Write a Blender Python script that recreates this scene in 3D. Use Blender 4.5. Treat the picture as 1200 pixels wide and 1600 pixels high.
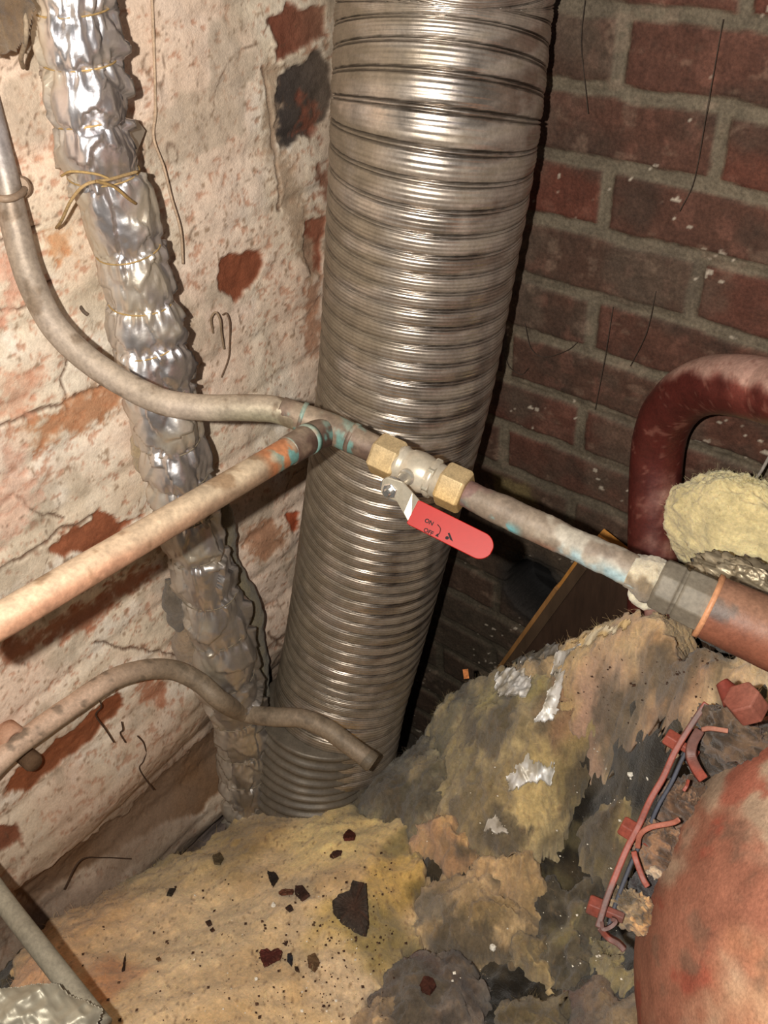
import bpy, math, random
import numpy as np
from mathutils import Vector, Matrix

# ------------------------------------------------------------------ frame of the place
# The corner of two walls: brick wall at X = 1.0, whitewashed wall at Y = 0.896, floor at Z = 0.
FPX = 1450.0
CAM_H = 1.70
_dn = np.array([100., 1770., 1450.]); _dn /= np.linalg.norm(_dn)
_er = np.array([-2264., -1130., 1450.]); _er -= _dn * (_er @ _dn); _er /= np.linalg.norm(_er)
_nx = np.cross(_er, _dn) * -1.0
ROT = np.array([_nx, _er, -_dn])              # rows: world axes in camera (right, down, forward)
CAM = np.array([0., 0., CAM_H])
XW, YW = 1.0, 0.896

def ray(px, py):
    return ROT @ np.array([(px-600)/FPX, (py-800)/FPX, 1.0])
def P(px, py, z): return CAM + z*ray(px, py)
def onL(px, py, off=0.0):
    r = ray(px, py); return CAM + r*((YW-off)/r[1])
def onR(px, py, off=0.0):
    r = ray(px, py); return CAM + r*((XW-off)/r[0])
def atZ(px, py, Z):
    r = ray(px, py); return CAM + r*((Z-CAM_H)/r[2])

# ------------------------------------------------------------------ camera, light, exposure
scene = bpy.context.scene
for o in list(bpy.data.objects): bpy.data.objects.remove(o)
COL = scene.collection
cd = bpy.data.cameras.new('camera'); cam = bpy.data.objects.new('camera', cd); COL.objects.link(cam)
cd.sensor_fit = 'VERTICAL'; cd.sensor_height = 36.0; cd.lens = FPX/1600.0*36.0
cd.clip_start = 0.01
M = Matrix.Identity(4)
for i in range(3):
    M[i][0] = ROT[i][0]; M[i][1] = -ROT[i][1]; M[i][2] = -ROT[i][2]; M[i][3] = CAM[i]
cam.matrix_world = M
scene.camera = cam

def lamp(name, loc, energy, color, radius):
    ld = bpy.data.lights.new(name, 'POINT'); ld.energy = energy; ld.color = color; ld.shadow_soft_size = radius
    lo = bpy.data.objects.new(name, ld); COL.objects.link(lo); lo.location = loc; return lo
# phone torch, a hand's width left of the lens
lamp('torch_light', CAM + ROT @ np.array([-0.075, -0.012, -0.01]), 58.0, (1.0, 0.945, 0.86), 0.007)
# dim cool room lamp up behind the photographer
lamp('room_light', (0.02, -0.55, 2.25), 3.2, (0.82, 0.82, 1.0), 0.06)

w = bpy.data.worlds.new('world'); scene.world = w; w.use_nodes = True
w.node_tree.nodes['Background'].inputs[0].default_value = (0.9, 0.85, 0.8, 1)
w.node_tree.nodes['Background'].inputs[1].default_value = 0.05
scene.view_settings.view_transform = 'Standard'; scene.view_settings.look = 'None'
scene.view_settings.gamma = 1.0; scene.view_settings.use_curve_mapping = False
scene.view_settings.exposure = 0.0

# ------------------------------------------------------------------ numpy noise
_rs = np.random.RandomState(7)
_perm = _rs.permutation(512).astype(np.int64); _perm = np.concatenate([_perm, _perm, _perm])
_val = _rs.rand(512)
def vnoise(p, seed=0):
    p = np.asarray(p, float) + seed*17.31
    i = np.floor(p).astype(np.int64); f = p-i; f = f*f*f*(f*(f*6-15)+10)
    out = 0
    for dx in (0, 1):
        wx = f[:, 0] if dx else 1-f[:, 0]
        for dy in (0, 1):
            wy = f[:, 1] if dy else 1-f[:, 1]
            for dz in (0, 1):
                wz = f[:, 2] if dz else 1-f[:, 2]
                h = _perm[(_perm[(_perm[(i[:, 0]+dx) & 511] + i[:, 1]+dy) & 511] + i[:, 2]+dz) & 511]
                out = out + wx*wy*wz*_val[h]
    return out
def fbm(p, s=1.0, oct=4, seed=0, gain=.5):
    p = np.asarray(p, float)*s; a = 1.0; t = 0; out = 0
    for k in range(oct):
        out = out + a*vnoise(p*(2.03**k), seed+k*3); t += a; a *= gain
    return out/t
def ridged(p, s=1.0, oct=3, seed=0):
    p = np.asarray(p, float)*s; a = 1.0; t = 0; out = 0
    for k in range(oct):
        out = out + a*(1-np.abs(2*vnoise(p*(2.1**k), seed+k*5)-1)); t += a; a *= .5
    return out/t
def facets(u, v, du, dv, seed, per=None):
    """creased sheet: every cell is a tilted flat, u is periodic if per is given"""
    a = u/du; b = v/dv; ia = np.floor(a).astype(int); ib = np.floor(b).astype(int); best = np.full(len(u), 1e9); out = np.zeros(len(u))
    nper = int(round(per/du)) if per else 0; rs = np.random.RandomState(seed); T = rs.rand(64, 64, 4)
    for di in (-1, 0, 1):
        for dj in (-1, 0, 1):
            ci = ia+di; cj = ib+dj; t = T[(ci % nper if nper else ci) % 64, cj % 64]
            px = ci+t[:, 0]-a; py = cj+t[:, 1]-b; d = px*px+py*py; m = d < best
            best = np.where(m, d, best); out = np.where(m, (t[:, 2]-.5)*px*2+(t[:, 3]-.5)*py*2, out)
    return out
def sst(a, b, x):
    t = np.clip((np.asarray(x)-a)/(b-a), 0, 1); return t*t*(3-2*t)
def lin(c):
    c = np.asarray(c, float)/255.0
    return np.where(c <= .04045, c/12.92, ((c+.055)/1.055)**2.4)
def mixc(a, b, t):
    a = np.asarray(a, float); b = np.asarray(b, float); t = np.asarray(t)[..., None]
    return a*(1-t)+b*t
def sdf(pts, poly):
    """signed distance, positive inside"""
    pts = np.asarray(pts); poly = np.asarray(poly, float); d = np.full(len(pts), 1e9); ins = np.zeros(len(pts), bool)
    for k in range(len(poly)):
        a = poly[k]; b = poly[(k+1) % len(poly)]; e = b-a; v = pts-a
        t = np.clip((v@e)/(e@e+1e-12), 0, 1); q = v-t[:, None]*e
        d = np.minimum(d, (q*q).sum(1))
        c = ((a[1] > pts[:, 1]) != (b[1] > pts[:, 1]))
        xi = (b[0]-a[0])*(pts[:, 1]-a[1])/((b[1]-a[1]) if b[1] != a[1] else 1e-9)+a[0]
        ins ^= c & (pts[:, 0] < xi)
    d = np.sqrt(d); return np.where(ins, d, -d)

# ------------------------------------------------------------------ mesh building
def base_of(pts):
    pts = np.asarray(pts); return np.array([pts[:, 0].mean(), pts[:, 1].mean(), pts[:, 2].min()])
def tag(o, label=None, cat=None, group=None, kind=None):
    if label: o['label'] = label
    if cat: o['category'] = cat
    if group: o['group'] = group
    if kind: o['kind'] = kind
    return o
def empty(name, loc, label, cat, group=None):
    o = bpy.data.objects.new(name, None); COL.objects.link(o); o.location = loc
    o.empty_display_size = .05
    return tag(o, label, cat, group)
WORLD = {}
def build(name, verts, faces, mat, parent=None, col=None, alpha=None, smooth=True):
    verts = np.asarray(verts, float)
    if parent is None: org = base_of(verts)
    else: org = WORLD[parent.name]
    me = bpy.data.meshes.new(name)
    faces_l = [tuple(int(i) for i in f) for f in faces] if not isinstance(faces, np.ndarray) else None
    v = verts-org
    if faces_l is None:
        n = len(faces); k = faces.shape[1]
        me.vertices.add(len(v)); me.vertices.foreach_set('co', v.astype(np.float32).ravel())
        me.loops.add(n*k); me.loops.foreach_set('vertex_index', faces.astype(np.int32).ravel())
        me.polygons.add(n); me.polygons.foreach_set('loop_start', np.arange(0, n*k, k, dtype=np.int32))
        me.polygons.foreach_set('loop_total', np.full(n, k, dtype=np.int32))
        me.update(calc_edges=True); me.validate()
    else:
        me.from_pydata([tuple(a) for a in v], [], faces_l); me.update()
    if col is None: col = (180, 180, 180)
    col = lin(col)
    if col.ndim == 1: col = np.tile(col, (len(v), 1))
    a = np.zeros(len(v)) if alpha is None else np.broadcast_to(np.asarray(alpha, float), (len(v),))
    at = me.color_attributes.new('Col', 'FLOAT_COLOR', 'POINT')
    at.data.foreach_set('color', np.concatenate([col, a[:, None]], 1).astype(np.float32).ravel())
    me.polygons.foreach_set('use_smooth', np.full(len(me.polygons), smooth))
    me.materials.append(mat)
    o = bpy.data.objects.new(name, me); COL.objects.link(o)
    if parent is None: o.location = org; WORLD[o.name] = org
    else: o.parent = parent; WORLD[o.name] = org
    return o
def thing(name, loc, label, cat, group=None):
    o = empty(name, loc, label, cat, group); WORLD[o.name] = np.array(loc, float); return o

def catmull(pts, n):
    pts = np.asarray(pts, float); Q = np.vstack([2*pts[0]-pts[1], pts, 2*pts[-1]-pts[-2]]); out = []
    seg = np.linalg.norm(np.diff(pts[:, :3], axis=0), axis=1); tot = seg.sum()
    for i in range(len(pts)-1):
        m = max(2, int(round(n*seg[i]/tot)))
        t = np.linspace(0, 1, m, endpoint=False)[:, None]
        p0, p1, p2, p3 = Q[i], Q[i+1], Q[i+2], Q[i+3]
        out.append(.5*((2*p1)+(-p0+p2)*t+(2*p0-5*p1+4*p2-p3)*t**2+(-p0+3*p1-3*p2+p3)*t**3))
    out.append(pts[-1:]); return np.vstack(out)
def frames(path):
    T = np.gradient(path, axis=0); T /= np.linalg.norm(T, axis=1)[:, None]
    ref = np.array([0, 0, 1.]) if abs(T[0][2]) < .9 else np.array([1., 0, 0])
    n = np.cross(T[0], ref); n /= np.linalg.norm(n); N = [n]
    for k in range(1, len(path)):
        n = N[-1]-T[k]*(N[-1]@T[k]); n /= np.linalg.norm(n); N.append(n)
    N = np.array(N); return T, N, np.cross(T, N)
def tube_geo(path, rad, seg=24, disp=None, cap=True, th0=0.0):
    """path Nx3, rad N; disp(TH, S, P)->dr. Returns verts, faces(list of quads + caps), TH, S"""
    path = np.asarray(path, float); n = len(path); rad = np.broadcast_to(np.asarray(rad, float), (n,))
    T, N, B = frames(path); s = np.concatenate([[0], np.cumsum(np.linalg.norm(np.diff(path, axis=0), axis=1))])
    th = np.linspace(0, 2*np.pi, seg, endpoint=False)+th0
    TH, S = np.meshgrid(th, s); D = np.cos(TH)[..., None]*N[:, None]+np.sin(TH)[..., None]*B[:, None]
    R = rad[:, None]*np.ones_like(TH)
    V = path[:, None]+D*R[..., None]
    if disp is not None:
        dr = disp(TH.ravel(), S.ravel(), V.reshape(-1, 3)).reshape(TH.shape); V = V+D*dr[..., None]
    V = V.reshape(-1, 3)
    i = np.arange(n-1)[:, None]*seg; j = np.arange(seg)[None]; j2 = (j+1) % seg
    F = np.stack([i+j, i+j2, i+seg+j2, i+seg+j], -1).reshape(-1, 4)
    F = [tuple(f) for f in F.tolist()] if cap else F
    if cap:
        F.append(tuple(range(seg-1, -1, -1))); F.append(tuple(range((n-1)*seg, n*seg)))
    return V, F, TH.ravel(), S.ravel(), D.reshape(-1, 3)
def tube(name, pts, rad, mat, parent=None, n=60, seg=24, col=None, alpha=None, disp=None, smooth_path=True, capv=True, smooth=True):
    pts = np.asarray(pts, float); rad = np.broadcast_to(np.asarray(rad, float), (len(pts),))
    q = np.concatenate([pts, rad[:, None]], 1)
    q = catmull(q, n) if smooth_path else q
    V, F, TH, S, D = tube_geo(q[:, :3], q[:, 3], seg, disp, capv)
    c = col(V, TH, S, D) if callable(col) else col
    a = alpha(V, TH, S, D) if callable(alpha) else alpha
    return build(name, V, F, mat, parent, c, a, smooth)
def lathe(name, origin, axis, prof, mat, parent=None, seg=32, col=None, alpha=None, smooth=False, up=None, flat=1.0):
    """prof: list of (distance along axis, radius)"""
    axis = np.asarray(axis, float)/np.linalg.norm(axis)
    ref = np.asarray(up, float) if up is not None else (np.array([0, 0, 1.]) if abs(axis[2]) < .9 else np.array([1., 0, 0]))
    n = ref-axis*(ref@axis); n /= np.linalg.norm(n); b = np.cross(axis, n)
    th = np.linspace(0, 2*np.pi, seg, endpoint=False); V = []
    for d, r in prof:
        for t in th: V.append(np.asarray(origin)+axis*d+(n*math.cos(t)+b*math.sin(t)*flat)*r)
    F = []
    for k in range(len(prof)-1):
        for j in range(seg):
            j2 = (j+1) % seg; F.append((k*seg+j, k*seg+j2, (k+1)*seg+j2, (k+1)*seg+j))
    F.append(tuple(range(seg-1, -1, -1))); F.append(tuple(range((len(prof)-1)*seg, len(prof)*seg)))
    V = np.array(V)
    c = col(V) if callable(col) else col
    a = alpha(V) if callable(alpha) else alpha
    return build(name, V, F, mat, parent, c, a, smooth)
def bevel(o, w, seg=2, angle=.6):
    m = o.modifiers.new('bevel', 'BEVEL'); m.width = w; m.segments = seg; m.limit_method = 'ANGLE'; m.angle_limit = angle
    return o
def box(name, c, ax, ay, az, sx, sy, sz, mat, parent=None, col=None, bev=.0, alpha=None):
    c = np.asarray(c, float); V = []
    for i in (-1, 1):
        for j in (-1, 1):
            for k in (-1, 1): V.append(c+ax*sx*i/2+ay*sy*j/2+az*sz*k/2)
    F = [(0, 1, 3, 2), (4, 6, 7, 5), (0, 4, 5, 1), (2, 3, 7, 6), (0, 2, 6, 4), (1, 5, 7, 3)]
    if np.cross(ax, ay)@az < 0: F = [f[::-1] for f in F]
    o = build(name, V, F, mat, parent, col, alpha, False)
    if bev: bevel(o, bev)
    return o
def unit(v): v = np.asarray(v, float); return v/np.linalg.norm(v)

# ------------------------------------------------------------------ materials
def material(name, rough=.8, rough_m=.3, spec=.3, var=(120, .35), var2=(15, .25), bump=((300, .4),), dist=.002, stretch=(1, 1, 1),
             voro=None, sheen=0.0, sss=0.0, tint_metal=None, coat=0.0, aniso=0.0):
    m = bpy.data.materials.new(name); m.use_nodes = True; nt = m.node_tree; N = nt.nodes; L = nt.links
    b = N['Principled BSDF']
    at = N.new('ShaderNodeAttribute'); at.attribute_name = 'Col'
    tc = N.new('ShaderNodeTexCoord'); mp = N.new('ShaderNodeMapping'); mp.inputs['Scale'].default_value = stretch
    L.new(tc.outputs['Object'], mp.inputs[0])
    base = at.outputs['Color']
    for sc, am in (var, var2):
        if am <= 0: continue
        nz = N.new('ShaderNodeTexNoise'); nz.inputs['Scale'].default_value = sc; nz.inputs['Detail'].default_value = 6
        nz.inputs['Roughness'].default_value = .65
        L.new(mp.outputs[0], nz.inputs[0])
        mr = N.new('ShaderNodeMapRange'); mr.inputs[1].default_value = .3; mr.inputs[2].default_value = .7
        mr.inputs[3].default_value = 1-am; mr.inputs[4].default_value = 1+am
        L.new(nz.outputs[0], mr.inputs[0])
        mx = N.new('ShaderNodeVectorMath'); mx.operation = 'SCALE'
        L.new(base, mx.inputs[0]); L.new(mr.outputs[0], mx.inputs['Scale']); base = mx.outputs[0]
    L.new(base, b.inputs['Base Color'])
    L.new(at.outputs['Alpha'], b.inputs['Metallic'])
    rr = N.new('ShaderNodeMapRange'); rr.inputs[3].default_value = rough; rr.inputs[4].default_value = rough_m
    L.new(at.outputs['Alpha'], rr.inputs[0]); L.new(rr.outputs[0], b.inputs['Roughness'])
    b.inputs['Specular IOR Level'].default_value = spec
    if sheen: b.inputs['Sheen Weight'].default_value = sheen; b.inputs['Sheen Roughness'].default_value = .5
    if sss: b.inputs['Subsurface Weight'].default_value = sss; b.inputs['Subsurface Radius'].default_value = (1.0, .8, .55); b.inputs['Subsurface Scale'].default_value = .010
    if coat: b.inputs['Coat Weight'].default_value = coat; b.inputs['Coat Roughness'].default_value = .15
    prev = None
    for sc, st in bump:
        nz = N.new('ShaderNodeTexNoise'); nz.inputs['Scale'].default_value = sc; nz.inputs['Detail'].default_value = 5
        nz.inputs['Roughness'].default_value = .6
        L.new(mp.outputs[0], nz.inputs[0])
        bp = N.new('ShaderNodeBump'); bp.inputs['Strength'].default_value = st; bp.inputs['Distance'].default_value = dist
        L.new(nz.outputs[0], bp.inputs['Height'])
        if prev: L.new(prev, bp.inputs['Normal'])
        prev = bp.outputs[0]
    if voro:
        vz = N.new('ShaderNodeTexVoronoi'); vz.feature = 'F1'; vz.inputs['Scale'].default_value = voro[0]
        nz = N.new('ShaderNodeTexNoise'); nz.inputs['Scale'].default_value = voro[0]*.7
        L.new(mp.outputs[0], nz.inputs[0])
        ad = N.new('ShaderNodeMix'); ad.data_type = 'RGBA'; ad.blend_type = 'LINEAR_LIGHT'; ad.inputs[0].default_value = .06
        L.new(mp.outputs[0], ad.inputs[6]); L.new(nz.outputs['Color'], ad.inputs[7])
        L.new(ad.outputs[2], vz.inputs[0])
        bp = N.new('ShaderNodeBump'); bp.inputs['Strength'].default_value = voro[1]; bp.inputs['Distance'].default_value = voro[2]
        L.new(vz.outputs['Distance'], bp.inputs['Height'])
        if prev: L.new(prev, bp.inputs['Normal'])
        prev = bp.outputs[0]
    if prev: L.new(prev, b.inputs['Normal'])
    return m
MAT = dict(
    plaster=material('whitewash_plaster', .9, var=(260, .13), var2=(35, .10), bump=((90, .45), (420, .35)), dist=.003, spec=.2),
    brick=material('old_brick', .8, var=(240, .30), var2=(30, .25), bump=((110, .35), (500, .3)), dist=.002, spec=.25),
    duct=material('dusty_stainless', .55, .27, var=(300, .16), var2=(40, .22), bump=((600, .10),), dist=.0006, spec=.4),
    foil=material('crumpled_foil', .55, .36, var=(90, .08), var2=(18, .10), bump=((160, .12), (50, .2)), dist=.002, spec=.5),
    pipe=material('dusty_painted_pipe', .62, .35, var=(220, .22), var2=(35, .2), bump=((350, .25),), dist=.0008, spec=.4),
    copper=material('weathered_copper', .6, .38, var=(200, .22), var2=(40, .25), bump=((300, .25),), dist=.0008, spec=.4),
    brass=material('dusty_brass', .6, .38, var=(500, .22), var2=(80, .18), bump=((700, .35),), dist=.0005, spec=.4),
    chrome=material('chromed_steel', .4, .22, var=(300, .1), var2=(60, .1), bump=((400, .1),), dist=.0004, spec=.5),
    redgrip=material('red_vinyl', .45, .3, var=(200, .04), var2=(40, .04), bump=((500, .05),), dist=.0004, spec=.25),
    ink=material('black_ink', .7, var=(100, 0), var2=(10, 0), bump=()),
    redpaint=material('red_oxide_paint', .5, .4, var=(260, .22), var2=(30, .25), bump=((220, .3),), dist=.0012, spec=.35),
    tank=material('dusty_red_tank', .75, .4, var=(320, .25), var2=(28, .25), bump=((130, .4), (500, .3)), dist=.0015, spec=.25),
    wool=material('glass_wool', .95, var=(190, .20), var2=(38, .20), bump=((70, .35), (260, .45), (800, .4)), dist=.003, spec=.15, sheen=.25, sss=.55),
    fibre=material('glass_fibre', .8, var=(400, .4), var2=(9, .1), bump=(), spec=.3),
    wood=material('board_wood', .6, var=(90, .25), var2=(20, .2), bump=((200, .2),), dist=.001, spec=.35, stretch=(1, 1, .15)),
    flake=material('rust_flake', .85, var=(300, .4), var2=(60, .4), bump=((300, .8),), dist=.001, spec=.2),
    floor=material('dirt_floor', .95, var=(60, .3), var2=(10, .3), bump=((80, .6),), dist=.004),
    string=material('old_string', .8, var=(300, .3), var2=(40, .2), bump=()),
)
# ------------------------------------------------------------------ setting: floor and walls
def grid(u0, u1, v0, v1, st):
    u = np.arange(u0, u1+st*.5, st); v = np.arange(v0, v1+st*.5, st); U, V = np.meshgrid(u, v)
    n, m = len(u), len(v); i = np.arange(m-1)[:, None]*n; j = np.arange(n-1)[None]
    F = np.stack([i+j, i+j+1, i+n+j+1, i+n+j], -1).reshape(-1, 4)
    return U.ravel(), V.ravel(), F

def make_floor():
    U, V, F = grid(-1.2, XW+.1, -1.4, YW+.1, .03)
    p = np.stack([U, V, 0*U], 1); h = (fbm(p, 12, 4, 3)-.5)*.012-.008
    c = mixc((70, 62, 52), (42, 38, 34), fbm(p, 6, 3, 9))
    o = build('floor', np.stack([U, V, h], 1), F, MAT['floor'], None, c); tag(o, kind='structure')
make_floor()

CP = .0817; Z0 = CAM_H-.304                 # brick course pitch and one bed joint level
LEFT_PATCHES = [   # outline seen on the wall, colour of what shows through, strength
    ([(340, 408), (408, 393), (403, 430), (365, 470), (345, 450)], (138, 80, 56), 1),
    ([(414, 25), (512, 8), (512, 62), (470, 75), (425, 88)], (130, 78, 60), 1),
    ([(440, 112), (500, 85), (517, 100), (517, 190), (480, 215), (440, 222), (422, 190)], (72, 64, 60), 1),
    ([(468, 152), (500, 180), (505, 215), (468, 208)], (128, 70, 54), .9),
    ([(483, 335), (512, 328), (505, 422), (481, 420)], (146, 84, 62), 1),
    ([(495, 258), (514, 254), (514, 312), (498, 312)], (136, 84, 64), .9),
    ([(478, 440), (505, 430), (500, 560), (476, 545)], (170, 120, 92), .7),
    ([(40, 668), (120, 622), (195, 598), (195, 628), (130, 668), (60, 700)], (186, 128, 90), .8),
    ([(75, 858), (100, 835), (150, 805), (205, 820), (235, 800), (180, 850), (110, 866)], (152, 92, 64), 1),
    ([(0, 985), (60, 985), (150, 940), (215, 890), (250, 880), (140, 985), (60, 1010), (0, 1040)], (172, 112, 84), .8),
    ([(5, 1240), (28, 1208), (120, 1140), (190, 1080), (198, 1108), (150, 1165), (60, 1235), (12, 1250)], (142, 82, 52), 1),
    ([(60, 1425), (25, 1385), (100, 1335), (200, 1285), (280, 1205), (345, 1150), (372, 1195), (300, 1268), (230, 1305), (150, 1365), (80, 1405)], (118, 86, 58), 1),
    ([(0, 1298), (32, 1286), (34, 1312), (0, 1335)], (120, 66, 44), 1),
    ([(385, 822), (430, 812), (447, 850), (400, 874), (383, 850)], (176, 128, 98), .85),
    ([(450, 806), (468, 802), (471, 820), (455, 828)], (165, 82, 52), 1),
    ([(190, 1405), (300, 1335), (360, 1255), (420, 1180), (420, 1300), (250, 1420)], (150, 138, 142), .8),
    ([(0, 395), (42, 400), (55, 450), (0, 505)], (214, 160, 136), .7),
    ([(0, 700), (40, 705), (60, 780), (20, 850), (0, 860)], (224, 178, 156), .55),
    ([(215, 1070), (260, 1065), (270, 1095), (235, 1110)], (176, 104, 72), .7),
    ([(70, 360), (110, 350), (125, 400), (85, 410)], (196, 140, 96), .7),
    ([(415, 92), (440, 95), (430, 190), (470, 300), (500, 420), (480, 430), (440, 320), (408, 180)], (176, 152, 128), .8),
    ([(0, 580), (60, 590), (50, 640), (0, 655)], (214, 160, 132), .6),
]
CRACKS = [([(0, 890), (60, 851), (110, 822), (146, 804)], .003), ([(0, 668), (40, 650), (100, 624), (165, 603)], .003), ([(105, 640), (98, 590), (104, 560)], .0025), ([(0, 790), (25, 770), (60, 800), (95, 812)], .0022),
          ([(0, 480), (40, 478), (80, 440)], .002), ([(150, 1005), (300, 1030), (400, 1045)], .0025), ([(470, 1020), (450, 1015), (430, 1005), (415, 985)], .003), ([(0, 372), (30, 360), (60, 352)], .002), ([(410, 100), (425, 200), (440, 330)], .003)]
def make_wall_left():
    U, V, F = grid(-.28, XW+.03, -.02, CAM_H+.12, .0028)
    p = np.stack([U, V, 0*U], 1); q = p[:, :2]
    # plaster coat over uneven brickwork
    k = (V-Z0)/CP; fr = k-np.floor(k); joint = np.exp(-((np.minimum(fr, 1-fr))/.13)**2)
    dis = -.004*joint*(.3+fbm(p, 5, 2, 4)) + .020*(fbm(p, 3.0, 2, 11)-.5) + .012*(fbm(p, 10, 3, 21)-.5) + .005*(fbm(p, 45, 4, 31)-.5)
    low = sst(CAM_H-.95, CAM_H-1.35, V)
    dis = dis + low*.018*np.sin((V-CAM_H)*2*np.pi/.24+1.0+2.0*fbm(p, 2.5, 2, 5))
    c = mixc((240, 226, 206), (226, 208, 184), sst(.38, .62, fbm(p, 9, 4, 40)))
    c = mixc(c, (246, 236, 222), sst(.5, .7, fbm(p, 20, 4, 44))*.7)
    c = mixc(c, (232, 200, 178), sst(.45, .65, fbm(p, 6, 4, 50))*.6)
    # crumbling specks that let the red show
    dens = sst(.42, .62, fbm(p, 5.5, 3, 60))
    n1 = fbm(p*np.array([1, 1.25, 1]), 95, 4, 70, .7)
    spk = sst(.60-.07*dens, .70-.07*dens, n1)
    c = mixc(c, (190, 142, 116), spk*.75); dis = dis-spk*.0010
    for line, wd in CRACKS:
        L_ = np.array([(a[0], a[2]) for a in (onL(x, y) for x, y in line)]); jit = (np.stack([fbm(p, 40, 3, 201)-.5, fbm(p, 40, 3, 202)-.5], 1))*.016
        L2 = np.vstack([L_, L_[-2:0:-1]]); sel = np.where((q > L_.min(0)-.03).all(1) & (q < L_.max(0)+.03).all(1))[0]
        dd = np.abs(sdf(q[sel]+jit[sel], L2 if len(L2) > 2 else np.vstack([L_, L_[:1]]))); m = 1-sst(wd*.4, wd, dd)
        c[sel] = mixc(c[sel], (92, 66, 50), m*.8); dis[sel] -= m*.003
    n2 = fbm(p, 110, 4, 80, .6); c = mixc(c, (140, 112, 88), sst(.68, .74, n2)*.6)
    g = sst(.56, .66, fbm(p, 14, 4, 90))*.45; c = mixc(c, (170, 156, 136), g)
    wz = np.stack([fbm(p, 28, 4, 101)-.5, fbm(p, 28, 4, 102)-.5], 1)*.035
    for poly, pc, st in LEFT_PATCHES:
        w2 = [(a[0], a[2]) for a in (onL(x, y) for x, y in poly)]
        w2 = np.array(w2); sel = np.where((q > w2.min(0)-.09).all(1) & (q < w2.max(0)+.09).all(1))[0]
        d = np.full(len(q), -1.0); d[sel] = sdf(q[sel]+wz[sel], w2)
        edge = .0025 if st > .95 else .009
        m = sst(-edge, edge, d+(n1-.5)*(.010 if st > .95 else .05))*st
        tc = mixc(np.array(pc)*.88, np.minimum(np.array(pc)*1.1, 255), n1)
        c = mixc(c, tc, m); dis = dis-(.004 if st > .95 else .001)*m
    # grime towards the floor; darker tone into the corner
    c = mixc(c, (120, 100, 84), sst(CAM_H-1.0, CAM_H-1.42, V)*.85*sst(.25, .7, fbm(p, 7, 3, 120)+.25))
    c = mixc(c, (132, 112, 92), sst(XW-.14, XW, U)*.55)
    # hairline cracks
    cr = np.abs(fbm(p, 7, 3, 130)-.5); c = mixc(c, (96, 74, 58), sst(.004, .0, cr)*.55)
    Y = YW - np.maximum(dis, -.03)
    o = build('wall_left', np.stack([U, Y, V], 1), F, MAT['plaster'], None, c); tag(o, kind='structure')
make_wall_left()

def make_wall_right():
    U, V, F = grid(-.75, YW+.01, -.02, CAM_H+.55, .003)      # U is Y, V is Z
    F = F[:, ::-1]
    p = np.stack([U, V, 0*U], 1)
    L = .252; uw = U+(fbm(p, 30, 3, 5)-.5)*.006; vw = V+(fbm(p, 22, 3, 6)-.5)*.008+(fbm(p, 3, 2, 7)-.5)*.006
    k = np.floor((Z0-vw)/CP).astype(int); fv = (Z0-vw)/CP-k; dv = np.minimum(fv, 1-fv)*CP
    off = np.where(k % 2 == 0, .371, .497)
    ku = np.floor((uw-off)/L); fu = (uw-off)/L-ku; du = np.minimum(fu, 1-fu)*L
    d = np.minimum(dv, du)
    mort = 1-sst(.0068, .0105, d+(fbm(p, 120, 3, 8)-.5)*.003)
    rs = np.random.RandomState(3); tab = rs.rand(97, 97); t1 = tab[k % 97, ku.astype(int) % 97]; t2 = tab[(k+31) % 97, (ku.astype(int)+17) % 97]
    bc = mixc((84, 50, 40), (70, 52, 42), t1); bc = mixc(bc, (86, 49, 38), sst(.7, .95, t2))
    bc = mixc(bc, np.array((60, 48, 40)), sst(.45, .7, fbm(p, 16, 4, 12))*.6)
    bc = mixc(bc, (108, 72, 60), sst(.58, .70, fbm(p, 40, 4, 13))*.45)
    mc = mixc((110, 99, 83), (88, 79, 66), fbm(p, 30, 4, 14))
    c = mixc(bc, mc, mort)
    c = mixc(c, (84, 73, 62), sst(.48, .68, fbm(p, 12, 4, 15))*.55)
    # darker towards the bottom, then an olive patch beside the flue
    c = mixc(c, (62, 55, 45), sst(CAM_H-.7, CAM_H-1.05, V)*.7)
    ys = sdf(np.stack([U, V], 1)+(np.stack([fbm(p, 25, 3, 33), fbm(p, 25, 3, 34)], 1)-.5)*.05, [(a[1], a[2]) for a in (onR(*q) for q in [(775, 745), (835, 765), (845, 800), (780, 790)])])
    c = mixc(c, (110, 98, 62), sst(-.01, .01, ys)*.7)
    # white lime blobs
    n = vnoise(p*np.array([150, 150, 1]), 16)*.6+.4*fbm(p, 14, 2, 61); c = mixc(c, (170, 158, 142), sst(.83, .85, n))
    c = mixc(c, (128, 108, 92), sst(.66, .74, fbm(p*np.array([1, 1.5, 1]), 35, 4, 17))*.35)
    dis = -.0045*mort + (t1-.5)*.004 + .003*(fbm(p, 18, 3, 19)-.5) + .002*(fbm(p, 90, 4, 20)-.5)
    # round recess in the bricks, coloured near black with a dark rim
    h = onR(832, 925); rr = np.hypot(U-h[1], (V-h[2])*.85)+(fbm(p, 30, 3, 22)-.5)*.012
    hole = 1-sst(.046, .054, rr); dis = dis-.07*hole
    dark_rim = 1-sst(.05, .085, rr); c = mixc(c, (34, 31, 29), dark_rim*.85); c = mixc(c, (14, 13, 13), hole)
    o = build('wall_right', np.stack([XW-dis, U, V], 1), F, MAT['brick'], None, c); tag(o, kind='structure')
make_wall_right()
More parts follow.
